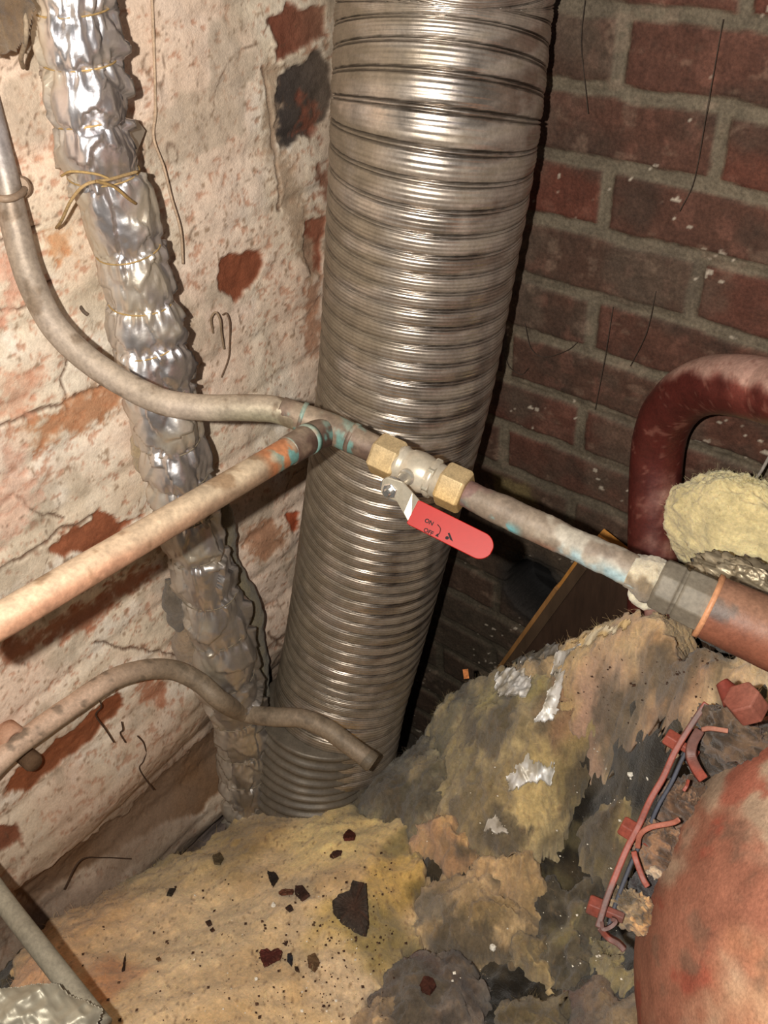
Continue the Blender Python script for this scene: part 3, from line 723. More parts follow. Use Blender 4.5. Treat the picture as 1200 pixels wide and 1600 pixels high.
lathe('end_cap', LPp[-1]-unit(LPp[-1]-LPp[-2])*.002, unit(LPp[-1]-LPp[-2]), [(0, .0150), (.004, .0158), (.012, .0158), (.016, .014)], MAT['pipe'], lowp, 28, (112, 100, 84), .1)
cc_ = onL(20, 1153, .02); lathe('clip_lug', cc_, np.array([0, -1., 0]), [(-.02, .017), (.003, .017), (.007, .0145), (.007, .011), (.003, .010)], MAT['plaster'], lowp, 28, (196, 154, 128), 0, True)
cc_ = onL(48, 1188, .02); lathe('clip_lug', cc_, np.array([0, -1., 0]), [(-.02, .013), (.006, .013), (.010, .011)], MAT['plaster'], lowp, 24, (104, 80, 60), 0, True)
# ------------------------------------------------------------------ dark board leaning against the brick wall
def make_board():
    A = onR(934, 838, .055); B = onR(780, 1050, .055)
    dwn = unit(B-A); acr = unit(np.array([0, -1, 0])-dwn*(np.array([0, -1, 0])@dwn)); nn = np.cross(dwn, acr)
    if nn[0] > 0: nn = -nn
    root = thing('dark_board', np.array([A[0], A[1], B[2]-.2]), 'dark brown board with bare wood edges leaning against the brick wall behind the arched pipe', 'board')
    Lb = np.linalg.norm(B-A)+.22; Wb = .26; c = A+dwn*Lb/2+acr*Wb/2
    box('panel', c, dwn, acr, nn, Lb, Wb, .012, MAT['wood'], root, (58, 42, 32), .0008)
    box('edge_strip', A+dwn*(Lb*.60)-acr*.0035+nn*.002, dwn, acr, nn, Lb*.78, .007, .017, MAT['wood'], root, (140, 100, 58), .0008)
    box('edge_strip', A+dwn*(Lb*.115)-acr*.0025, dwn, acr, nn, Lb*.19, .006, .011, MAT['wood'], root, (168, 116, 56), .0006)
    box('top_batten', A+acr*.05-dwn*.006, dwn, acr, nn, .014, .10, .015, MAT['wood'], root, (206, 142, 70), .0008)
    box('flat_moulding', A+dwn*(Lb*.5)+acr*.008+nn*.008, dwn, acr, nn, Lb*.82, .016, .006, MAT['wood'], root, (72, 56, 42), .0008)
make_board()

# ------------------------------------------------------------------ heap of glass wool
CTRL = [(-60, 1500, 1.36), (60, 1440, 1.36), (200, 1390, 1.385), (300, 1325, 1.42), (370, 1272, 1.45), (500, 1232, 1.43), (590, 1192, 1.40), (650, 1165, 1.36), (690, 1110, 1.27), (740, 1078, 1.20), (800, 1035, 1.10), (900, 1003, .965), (990, 985, .85), (1100, 992, .76), (1230, 1010, .70),
        (350, 1450, 1.34), (200, 1550, 1.26), (550, 1400, 1.32), (600, 1260, 1.37), (450, 1560, 1.24), (650, 1450, 1.30), (700, 1250, 1.26), (800, 1150, 1.11), (900, 1080, .99), (1000, 1050, .88), (850, 1300, 1.16), (950, 1200, 1.07), (700, 1550, 1.24), (850, 1550, 1.24), (950, 1480, 1.18), (1080, 1130, .95), (1010, 1350, 1.12), (0, 1640, 1.20), (400, 1700, 1.14), (900, 1700, 1.16)]
CW = np.array([atZ(x, y, CAM_H-z) for x, y, z in CTRL])
def _tps_k(r): return np.where(r > 1e-9, r*r*np.log(r+1e-12), 0)
_n = len(CW); _K = _tps_k(np.linalg.norm(CW[:, None, :2]-CW[None, :, :2], axis=2))+np.eye(_n)*2e-4
_Pm = np.c_[np.ones(_n), CW[:, :2]]; _Am = np.block([[_K, _Pm], [_Pm.T, np.zeros((3, 3))]])
_sol = np.linalg.solve(_Am, np.r_[CW[:, 2], 0, 0, 0])
def heap0(xy):
    r = np.linalg.norm(xy[:, None]-CW[None, :, :2], axis=2)
    return np.clip(_tps_k(r)@_sol[:_n]+_sol[_n]+xy@_sol[_n+1:], .12, 1.05)
_gx = np.arange(-.35, 1.06, .02); _gy = np.arange(-.5, .98, .02); _GX, _GY = np.meshgrid(_gx, _gy, indexing='ij')
_GH = heap0(np.stack([_GX.ravel(), _GY.ravel()], 1)).reshape(_GX.shape)
def heap(xy):
    u = np.clip((xy[:, 0]-_gx[0])/.02, 0, len(_gx)-1.001); v = np.clip((xy[:, 1]-_gy[0])/.02, 0, len(_gy)-1.001)
    i = u.astype(int); j = v.astype(int); a = u-i; b = v-j
    return _GH[i, j]*(1-a)*(1-b)+_GH[i+1, j]*a*(1-b)+_GH[i, j+1]*(1-a)*b+_GH[i+1, j+1]*a*b
PIECES = []      # (height function) of every piece laid so far
def top_h(xy):
    h = heap(xy)-.06
    for f in PIECES: h = np.maximum(h, f(xy))
    return h
def hit(px, py, fn=None):
    """where the line of sight meets the heap"""
    fn = fn or top_h; r = ray(px, py); lo, st = .7, .02
    for lev in range(2):
        z = np.arange(lo, lo+(1.6 if lev == 0 else .025), st); q = CAM+z[:, None]*r
        inside = (q[:, 0] < XW-.005) & (q[:, 1] < YW-.005); h = fn(q[:, :2]); k = np.where((q[:, 2] < h) | ~inside)[0]
        kk = k[0] if len(k) else len(z)-1; lo = max(z[kk]-st, .7); st = .003
    p = q[kk].copy(); p[2] = fn(p[None, :2])[0]; return p
def spots(pts, items, base):
    """blend of dirt and wool colours lying at places on the heap"""
    pw = pts[:, :2]+np.stack([fbm(pts, 22, 4, 301)-.5, fbm(pts, 22, 4, 302)-.5], 1)*.09
    c = np.tile(np.array(base, float), (len(pts), 1))
    for px, py, r, cc, st in items:
        h = hit(px, py); z = (h-CAM)@ROT[:, 2]; R = r*z/FPX
        d = np.linalg.norm((pw-h[None, :2]), axis=1)/R
        c = mixc(c, cc, st*sst(1.25, .55, d))
    return c
FIBRES = []
def batt(name, poly, T, w_edge, label, cat, colf, group=None, amp=.012, freq=16, seed=0, parent=None, mat='wool', step=.0035, drop=None, flow=None, alpha=0.0, lift=0.0, fibres=0, fine=.0045, kind=None, fluff=1.0):
    pw = np.array([hit(x, y, heap)[:2] for x, y in poly]); lo = pw.min(0)-.01; hi = pw.max(0)+.01
    hi = np.minimum(hi, [XW-.004, YW-.012])
    bb0, bb1 = pw.min(0)-.03, pw.max(0)+.03
    def hf(xy, full=False):
        if not full:
            m = (xy > bb0).all(1) & (xy < bb1).all(1); out = np.full(len(xy), -9.)
            if m.any():
                h_, d_ = hf(xy[m], True); out[m] = np.where(d_ > 0, h_, -9)
            return out
        p3 = np.stack([xy[:, 0], xy[:, 1], 0*xy[:, 0]], 1)
        wob = np.stack([fbm(p3, 18, 3, seed+1)-.5, fbm(p3, 18, 3, seed+2)-.5], 1)*.045+np.stack([fbm(p3, 70, 3, seed+3)-.5, fbm(p3, 70, 3, seed+4)-.5], 1)*.020
        d = sdf(xy+wob*min(1, w_edge/.02), pw); t = np.clip(d/(w_edge*1.35), 0, 1)
        if flow is None: q = p3
        else:
            a = math.radians(flow); q = np.stack([(p3[:, 0]*math.cos(a)+p3[:, 1]*math.sin(a))*.45, (-p3[:, 0]*math.sin(a)+p3[:, 1]*math.cos(a))*1.7, p3[:, 2]], 1)
        n = (fbm(q, freq, 3, seed+7)-.5)*2*amp+(ridged(q, freq*1.6, 3, seed+9)-.6)*amp*.9+(ridged(p3, 34, 3, seed+13)-.6)*fine*1.5+(ridged(q, 60, 3, seed+11)-.6)*fine*1.5+(fbm(p3, 130, 3, seed+12)-.5)*fine*.8
        n = n+(fbm(p3, 8.5, 2, seed+31)-.5)*2*amp*1.3
        h = heap(xy)+lift+T*.85*sst(-.12, 1.0, t)+n*(.35+.65*t)
        return (h, d) if full else np.where(d > 0, h, -9)
    U, V, F = grid(lo[0], hi[0], lo[1], hi[1], step); xy = np.stack([U, V], 1)
    h, d = hf(xy, True)
    dr = drop if drop is not None else .05
    inside = d > -.016
    h = h+np.clip(d, -.02, 0)*3.0
    X3 = np.stack([U, V, h], 1)
    if mat == 'wool':
        nu = len(np.unique(np.round(U, 7))); H2 = h.reshape(-1, nu); gy, gx = np.gradient(H2, step); nn = np.stack([-gx.ravel(), -gy.ravel(), np.ones(len(U))], 1); nn /= np.linalg.norm(nn, axis=1)[:, None]
        X3 = X3+nn*fluff*((fbm(X3, 42, 3, seed+20)-.5)*.014+(ridged(X3, 75, 3, seed+21)-.62)*.008+(fbm(X3, 190, 2, seed+22)-.5)*.004)[:, None]
    keep = inside[F].all(1); F = F[keep]; used = np.unique(F); mp = -np.ones(len(xy), int); mp[used] = np.arange(len(used)); F = mp[F]
    Vt = X3[used]; dd = d[used]; Vt[:, 0] = np.minimum(Vt[:, 0], XW-.006); Vt[:, 1] = np.minimum(Vt[:, 1], YW-.006)
    # open rim is closed by a skirt and an underside, so the piece has its own body
    E = {}
    for f in F:
        for a, b in ((f[0], f[1]), (f[1], f[2]), (f[2], f[3]), (f[3], f[0])):
            if (b, a) in E: del E[(b, a)]
            else: E[(a, b)] = 1
    nb = len(Vt); Vb = Vt.copy(); Vb[:, 2] = np.maximum(Vb[:, 2]-max(dr, .002), .004); 
    if mat == 'wool' and parent is None: Vb[:, 2] = np.maximum(np.minimum(Vb[:, 2], heap(Vb[:, :2])-.02), .004)
    # keep only the rim of the underside grid: reuse full grid (flipped)
    Fb = F[:, ::-1]+nb; side = np.array([(a, a+nb, b+nb, b)[::-1] for a, b in E])
    Vall = np.vstack([Vt, Vb]); Fall = np.vstack([F, Fb, side])
    c = colf(Vall) if callable(colf) else np.tile(np.array(colf, float), (len(Vall), 1))
    al = alpha(Vall) if callable(alpha) else alpha
    if fibres:
        root = thing(name, base_of(Vall), label, cat, group)
        o = build('wool_body', Vall, Fall, MAT[mat], root, c, al)
        rs = np.random.RandomState(seed+5); k = rs.choice(len(Vt), min(fibres*5, len(Vt)), replace=False); k = k[dd[k] > -.001]
        fv, ff, fc = [], [], []
        for i in k:
            p0 = Vt[i]; a = rs.uniform(0, 2*np.pi); dirv = np.array([math.cos(a), math.sin(a), rs.uniform(.05, .75)]); dirv /= np.linalg.norm(dirv)
            ln = rs.uniform(.004, .011); cu = rs.normal(0, .35, 3); wv = np.cross(dirv, rs.normal(0, 1, 3)); wv = wv/np.linalg.norm(wv)*.00014; w2 = np.cross(dirv, wv)
            m0 = len(fv)
            for t in (0, .5, 1.0):
                c0 = p0-np.array([0, 0, .001])+dirv*ln*t+cu*ln*t*t; s = 1-.6*t
                fv += [c0+wv*s, c0-wv*.5*s+w2*.86*s, c0-wv*.5*s-w2*.86*s]
            for q in range(2):
                for j in range(3): ff.append((m0+q*3+j, m0+q*3+(j+1) % 3, m0+q*3+3+(j+1) % 3, m0+q*3+3+j))
            fc += [np.minimum(c[i]*rs.uniform(.85, 1.3)+6, 255)]*9
        fo = build('loose_fibres', np.array(fv), np.array(ff), MAT['fibre'], root, np.array(fc)); fo['kind'] = 'stuff'
    else:
        root = build(name, Vall, Fall, MAT[mat], parent, c, al)
        if parent is None: tag(root, label, cat, group)
    if parent is None or True: PIECES.append(hf)
    return root

YEL = (222, 196, 138); PALE = (226, 204, 164); OLV = (166, 152, 96); DRK = (62, 58, 42); GRY = (112, 106, 86); BRN = (150, 116, 78)
# the soiled bottom layer carries everything else and reaches the floor
def under_col(V):
    n = fbm(V, 26, 5, 5); c = mixc((68, 58, 42), (34, 29, 22), sst(.35, .6, n)); c = mixc(c, (104, 94, 66), sst(.60, .68, fbm(V, 18, 4, 6))*.7)
    return spots(V, [(960, 1180, 90, (78, 76, 56), .8), (980, 1270, 60, (60, 58, 42), .8), (900, 1250, 50, (52, 48, 36), .8), (1080, 1110, 60, (82, 70, 52), .7), (780, 1550, 80, (34, 30, 24), .9), (960, 1510, 60, (30, 27, 22), .9)], (0, 0, 0))*0+c
under = batt('soiled_wool_layer', [(-250, 1500), (60, 1440), (200, 1400), (330, 1330), (380, 1285), (480, 1250), (590, 1205), (660, 1175), (700, 1120), (760, 1085), (830, 1050), (990, 1010), (1250, 1020), (1260, 1800), (600, 1850), (-200, 1800)],
             .0, .03, 'blackened glass wool in the hollows between the yellow pieces, next to the bolted flange', 'insulation', under_col, amp=.014, freq=14, seed=200, lift=-.030, drop=.05, fibres=2500, step=.005)

def left_col(V):
    n = fbm(V, 14, 5, 11); c = mixc((220, 194, 152), (200, 172, 128), sst(.35, .65, n))
    c = spots(V, [(120, 1480, 90, (196, 158, 112), .7), (170, 1420, 50, (150, 122, 84), .7), (60, 1560, 80, (206, 162, 124), .8), (190, 1570, 45, (176, 112, 62), .55), (230, 1370, 45, (122, 112, 72), .8), (330, 1340, 60, (168, 148, 92), .8), (290, 1400, 50, (178, 160, 112), .6),
                  (400, 1330, 60, (150, 128, 84), .6), (390, 1370, 40, (140, 122, 78), .55), (450, 1260, 35, (188, 160, 100), .6), (350, 1480, 90, (216, 194, 152), .7), (250, 1480, 60, (214, 188, 150), .6), (560, 1310, 80, (230, 204, 138), .8), (500, 1350, 60, (232, 208, 146), .7), (480, 1500, 50, (196, 178, 146), .6), (470, 1440, 30, (170, 158, 132), .5),
                  (620, 1400, 50, (206, 176, 92), .7), (600, 1480, 60, (150, 136, 84), .7), (530, 1480, 40, (196, 170, 98), .6), (540, 1560, 60, (206, 186, 156), .7), (430, 1570, 60, (214, 190, 150), .5), (640, 1320, 30, (146, 136, 92), .7), (500, 1232, 30, (130, 116, 80), .6), (550, 1240, 40, (150, 138, 98), .8)], (0, 0, 0)) if False else spots_on(V, c, LEFT_SPOTS)
    n2 = fbm(V, 210, 3, 13); return mixc(c, (110, 84, 56), sst(.70, .76, n2)*.6)*np.array([1.04, 1.01, .99])
LEFT_SPOTS = [(120, 1480, 90, (196, 158, 112), .7), (170, 1420, 50, (150, 122, 84), .7), (60, 1560, 80, (206, 162, 124), .8), (190, 1570, 45, (170, 104, 56), .6), (230, 1370, 45, (116, 106, 68), .8), (330, 1340, 60, (168, 148, 92), .7), (290, 1400, 50, (178, 160, 112), .5),
              (410, 1325, 60, (138, 116, 74), .6), (370, 1385, 40, (130, 112, 70), .5), (450, 1260, 35, (188, 160, 100), .6), (350, 1480, 90, (218, 196, 156), .7), (250, 1480, 60, (214, 188, 150), .6), (560, 1310, 80, (232, 206, 140), .8), (500, 1350, 60, (232, 208, 146), .7), (480, 1500, 45, (188, 170, 140), .6), (470, 1430, 28, (160, 148, 122), .5),
              (620, 1400, 50, (204, 172, 90), .6), (600, 1490, 60, (136, 122, 74), .8), (530, 1480, 40, (196, 170, 98), .6), (540, 1560, 60, (208, 188, 158), .7), (640, 1340, 30, (130, 120, 80), .8), (500, 1235, 30, (120, 106, 72), .7), (580, 1250, 40, (140, 128, 90), .8), (650, 1400, 25, (110, 96, 56), .7)]
def spots_on(V, c, items):
    pw = V[:, :2]+np.stack([fbm(V, 22, 4, 301)-.5, fbm(V, 22, 4, 302)-.5], 1)*.07
    for px, py, r, cc, st in items:
        h = hit(px, py); z = (h-CAM)@ROT[:, 2]; R = r*z/FPX*1.15
        d = np.linalg.norm((pw-h[None, :2])*np.array([1, 1.]), axis=1)/R
        c = mixc(c, cc, st*sst(1.3, .45, d))
    return c
def wcol(a, b, seed, items=(), dirt=.5):
    def f(V):
        n = fbm(V, 20, 5, seed); c = mixc(a, b, sst(.35, .65, n))
        c = mixc(c, np.minimum(np.array(a)*1.15+8, 250), sst(.52, .68, fbm(V, 24, 4, seed+3))*.6); st = fbm(np.stack([V[:, 0]*.6+V[:, 1], V[:, 1]-V[:, 0]*.6, V[:, 2]], 1)*np.array([1, .5, 1]), 40, 4, seed+4)
        c = mixc(c, np.array(a)*.62, sst(.5, .68, st)*dirt)
        c = spots_on(V, c, items)
        c = mixc(c, (84, 76, 58), sst(.52, .66, fbm(V, 13, 5, seed+8))*.75)
        return mixc(c, (120, 100, 70), sst(.68, .75, fbm(V, 190, 3, seed+6))*.5)*np.array([1.06, 1.04, 1.12])
    return f
batt('grey_wool_ridge', [(470, 1245), (520, 1215), (590, 1182), (655, 1160), (690, 1165), (700, 1230), (690, 1290), (640, 1310), (560, 1260)], .030, .035,
     'greyish olive wool ridge directly at the foot of the flue', 'insulation', wcol((140, 132, 98), (98, 92, 72), 22, [(560, 1225, 40, (112, 102, 72), .6), (620, 1185, 30, (168, 156, 108), .7), (600, 1240, 40, (104, 100, 84), .7), (660, 1230, 25, (180, 160, 110), .6)]), seed=22, amp=.012, fibres=2000)
batt('left_wool_blanket', [(15, 1700), (12, 1560), (22, 1500), (55, 1445), (150, 1408), (230, 1362), (345, 1305), (380, 1262), (430, 1252), (500, 1250), (560, 1262), (625, 1290), (668, 1345), (662, 1420), (640, 1480), (600, 1530), (560, 1570), (500, 1650), (420, 1780), (100, 1780)],
     .045, .075, 'large pale yellow glass wool blanket strewn with dark rust flakes', 'insulation', left_col, seed=31, amp=.016, freq=8, fibres=2500, fine=.0012, fluff=.32)
batt('olive_wool_hump', [(672, 1120), (700, 1085), (745, 1062), (800, 1050), (880, 1075), (930, 1130), (905, 1200), (880, 1260), (870, 1320), (820, 1350), (760, 1330), (700, 1300), (680, 1240), (690, 1180)], .045, .05,
     'olive green wool hump with torn foil on it, between flue and black hollow', 'insulation', wcol((172, 156, 108), (128, 116, 84), 41, [(780, 1120, 50, (176, 166, 100), .7), (700, 1110, 30, (136, 126, 80), .6), (850, 1080, 30, (150, 140, 80), .6), (720, 1200, 50, (160, 146, 96), .7), (660, 1150, 25, (96, 92, 66), .7), (830, 1260, 45, (196, 174, 112), .8), (760, 1290, 35, (136, 120, 80), .6), (700, 1150, 30, (100, 98, 74), .6), (900, 1120, 40, (150, 112, 78), .7), (900, 1210, 26, (146, 130, 82), .8)]), seed=41, amp=.014, freq=15, flow=60, fibres=2500)
batt('upper_wool_blanket', [(775, 1062), (800, 1038), (850, 1020), (900, 1003), (960, 985), (1000, 975), (1080, 980), (1260, 1000), (1260, 1070), (1160, 1080), (1100, 1100), (1010, 1095), (985, 1105), (950, 1150), (900, 1175), (860, 1140), (830, 1090)], .040, .045,
     'amber streaked wool blanket under the pipe union, its edge faced with foil', 'insulation', wcol((206, 182, 130), (176, 150, 108), 51, [(880, 1060, 60, (206, 178, 120), .7), (960, 1030, 50, (210, 186, 124), .7), (1050, 1040, 60, (200, 172, 116), .7), (1100, 1030, 50, (178, 142, 92), .7), (920, 1130, 50, (170, 138, 112), .7), (1060, 1085, 50, (150, 112, 78), .6), (860, 1110, 30, (176, 150, 90), .6), (1010, 1080, 30, (170, 134, 90), .6), (1150, 1050, 40, (140, 112, 76), .7), (840, 1040, 22, (150, 140, 84), .7)], .8), seed=51, amp=.011, freq=15, flow=-35, fibres=2000)
batt('tan_wool_fold', [(655, 1395), (672, 1372), (720, 1368), (770, 1385), (825, 1420), (840, 1455), (810, 1490), (740, 1490), (690, 1478), (655, 1450)], .045, .035,
     'tan folded wool lump right of the blanket with the big flake', 'insulation', wcol((184, 160, 112), (150, 130, 92), 61, [(760, 1440, 35, (122, 104, 66), .7), (680, 1450, 30, (118, 112, 92), .7), (740, 1400, 30, (190, 164, 116), .7)]), seed=61, amp=.010, freq=18, flow=20, fibres=1200)
batt('brown_wool_tuft', [(640, 1290), (700, 1270), (735, 1300), (738, 1340), (715, 1352), (690, 1330), (650, 1320)], .040, .025,
     'small tan wool tuft above the dark gap at the blanket edge', 'insulation', wcol((204, 168, 110), (172, 138, 96), 65, [(650, 1300, 25, (176, 142, 110), .7)]), seed=65, amp=.010, freq=30, fibres=900)
batt('pointed_wool_strip', [(745, 1350), (790, 1345), (830, 1350), (845, 1400), (846, 1440), (820, 1425), (780, 1390)], .045, .02,
     'pointed tan wool strip above the white crumb in the middle of the heap', 'insulation', wcol((192, 162, 110), (162, 138, 92), 67), seed=67, amp=.008, freq=24, flow=60, fibres=700)
batt('smoky_wool_lump', [(845, 1400), (880, 1375), (930, 1380), (945, 1430), (930, 1480), (905, 1520), (865, 1520), (840, 1470)], .035, .03,
     'smoky grey-green wool lump left of the lowest flange bolt', 'insulation', wcol((98, 90, 68), (64, 59, 46), 71, [(870, 1480, 22, (140, 130, 84), .7)]), seed=71, amp=.012, freq=20, fibres=1000)
batt('mustard_wool_lump', [(905, 1290), (925, 1275), (975, 1285), (985, 1340), (960, 1375), (925, 1370), (905, 1335)], .040, .025,
     'mustard wool lump beside the middle flange bolt', 'insulation', wcol((156, 140, 92), (118, 106, 70), 75, [(930, 1325, 16, (60, 50, 34), .8)]), seed=75, amp=.010, freq=24, fibres=800)
batt('mustard_wool_lump', [(800, 1470), (825, 1445), (850, 1455), (855, 1500), (862, 1530), (835, 1520), (812, 1500)], .040, .018,
     'narrow yellow-olive wool lump hanging over the black hollow', 'insulation', wcol((172, 150, 100), (140, 124, 84), 77), seed=77, amp=.007, freq=26, fibres=400)
batt('mustard_wool_lump', [(925, 1465), (965, 1475), (985, 1500), (990, 1525), (950, 1520), (930, 1500)], .040, .02,
     'pale olive wool lump under the lower end of the flange, against the tank', 'insulation', wcol((172, 158, 104), (140, 128, 84), 79), seed=79, amp=.007, freq=26, fibres=400)
batt('grey_wool_lump', [(610, 1500), (660, 1485), (730, 1490), (760, 1530), (755, 1600), (700, 1640), (600, 1640), (590, 1560)], .030, .03,
     'grey-brown wool lump at the bottom edge, right of the pale blanket', 'insulation', wcol((116, 104, 84), (78, 68, 56), 81, [(665, 1540, 16, (62, 38, 30), .9), (650, 1520, 22, (84, 58, 52), .6), (740, 1560, 20, (120, 116, 100), .6)]), seed=81, amp=.012, freq=20, fibres=1000)
batt('grey_wool_lump', [(560, 1590), (580, 1560), (610, 1560), (615, 1620), (560, 1640)], .030, .015,
     'small amber wool lump in the blue-grey gap at the bottom edge', 'insulation', wcol((158, 134, 92), (120, 104, 80), 83), seed=83, amp=.006, freq=30, fibres=200)
batt('brown_wool_lump', [(890, 1550), (930, 1530), (975, 1545), (985, 1610), (960, 1650), (890, 1640)], .025, .025,
     'brown-stained wool lump at the bottom edge, left of the tank', 'insulation', wcol((122, 106, 76), (92, 66, 46), 85), seed=85, amp=.011, freq=24, fibres=500)
batt('brown_wool_lump', [(780, 1590), (800, 1565), (870, 1560), (885, 1620), (800, 1650)], .020, .02,
     'olive-brown wool lump at the bottom edge, below the black hollow', 'insulation', wcol((132, 118, 78), (88, 78, 54), 87), seed=87, amp=.010, freq=24, fibres=400)

# torn foil facing lying on the wool
def foil_col(V): return mixc((242, 240, 236), (196, 188, 172), sst(.4, .65, fbm(V, 60, 4, 3)))
def scrap(poly, label, seed, amp=.006, T=.004, freq=55):
    o = batt('torn_foil_scrap', poly, T, .006, label, 'foil scrap', foil_col, 'torn foil scraps on the wool', amp=amp, freq=freq, seed=seed, mat='foil', step=.0016, drop=.003, lift=0.0, alpha=.45, fine=.003)
    return o
def scrap_on(poly, label, seed, amp=.005, T=.009, col=foil_col, alpha=.3, freq=50):
    """a crumpled sheet lying on whatever is on top of the heap"""
    pw = np.array([hit(x, y)[:2] for x, y in poly]); lo = pw.min(0)-.01; hi = pw.max(0)+.01
    U, V, F = grid(lo[0], hi[0], lo[1], hi[1], .0016); xy = np.stack([U, V], 1); p3 = np.stack([U, V, 0*U], 1)
    d = sdf(xy+np.stack([fbm(p3, 90, 3, seed)-.5, fbm(p3, 90, 3, seed+1)-.5], 1)*.016, pw)
    h0 = top_h(xy); h0 = np.where(h0 < 0, heap(xy), h0)
    h = h0+T+(ridged(p3, freq, 3, seed+2)-.45)*amp*2+(fbm(p3, 200, 3, seed+3)-.5)*.002
    ins = d > 0; F = F[ins[F].all(1)]; used = np.unique(F); mp = -np.ones(len(xy), int); mp[used] = np.arange(len(used)); F = mp[F]
    Vt = np.stack([U, V, h], 1)[used]; nb = len(Vt); E = {}
    for f in F:
        for a, b in ((f[0], f[1]), (f[1], f[2]), (f[2], f[3]), (f[3], f[0])):
            if (b, a) in E: del E[(b, a)]
            else: E[(a, b)] = 1
    Vb = Vt-np.array([0, 0, .0012]); Fa = np.vstack([F, F[:, ::-1]+nb, np.array([(b, b+nb, a+nb, a) for a, b in E])])
    Va = np.vstack([Vt, Vb]); o = build('torn_foil_scrap', Va, Fa, MAT['foil'], None, col(Va), alpha, True)
    tag(o, label, 'foil scrap'); return o
scrap_on([(772, 1062), (795, 1050), (822, 1056), (832, 1075), (820, 1100), (790, 1098), (770, 1085)], 'crumpled greyish foil rosette on the olive hump nearest the leaning board', 401, .007)
scrap_on([(835, 1135), (848, 1105), (862, 1080), (868, 1048), (884, 1055), (880, 1090), (872, 1128), (850, 1140)], 'bright vertical foil strip between olive hump and amber blanket', 403, .004)
scrap_on([(855, 1062), (870, 1030), (900, 1016), (905, 1022), (880, 1042), (872, 1066)], 'narrow foil edging at the left end of the amber blanket', 404, .003)
scrap_on([(890, 1012), (920, 996), (955, 986), (988, 980), (990, 990), (950, 1000), (925, 1012), (900, 1022)], 'white torn facing along the top edge of the amber blanket', 405, .003, col=lambda V: mixc((240, 226, 196), (220, 190, 140), sst(.4, .6, fbm(V, 50, 3, 2))), alpha=.05)
scrap_on([(785, 1235), (800, 1212), (825, 1196), (835, 1205), (868, 1198), (872, 1215), (862, 1240), (840, 1232), (815, 1238), (795, 1250)], 'ragged foil scrap in the middle of the heap, above the round tan wool', 407, .006)
scrap_on([(762, 1285), (775, 1275), (788, 1300), (800, 1330), (786, 1334), (768, 1318), (758, 1300)], 'white chalky scrap along the left side of the round tan wool', 409, .005, col=lambda V: mixc((206, 198, 186), (150, 140, 124), sst(.4, .6, fbm(V, 60, 3, 2))), alpha=.15)
scrap_on([(800, 1040), (830, 1020), (870, 1018), (868, 1030), (835, 1042), (812, 1052)], 'dark crumpled foil tucked behind the olive hump against the board', 411, .006, alpha=.8)

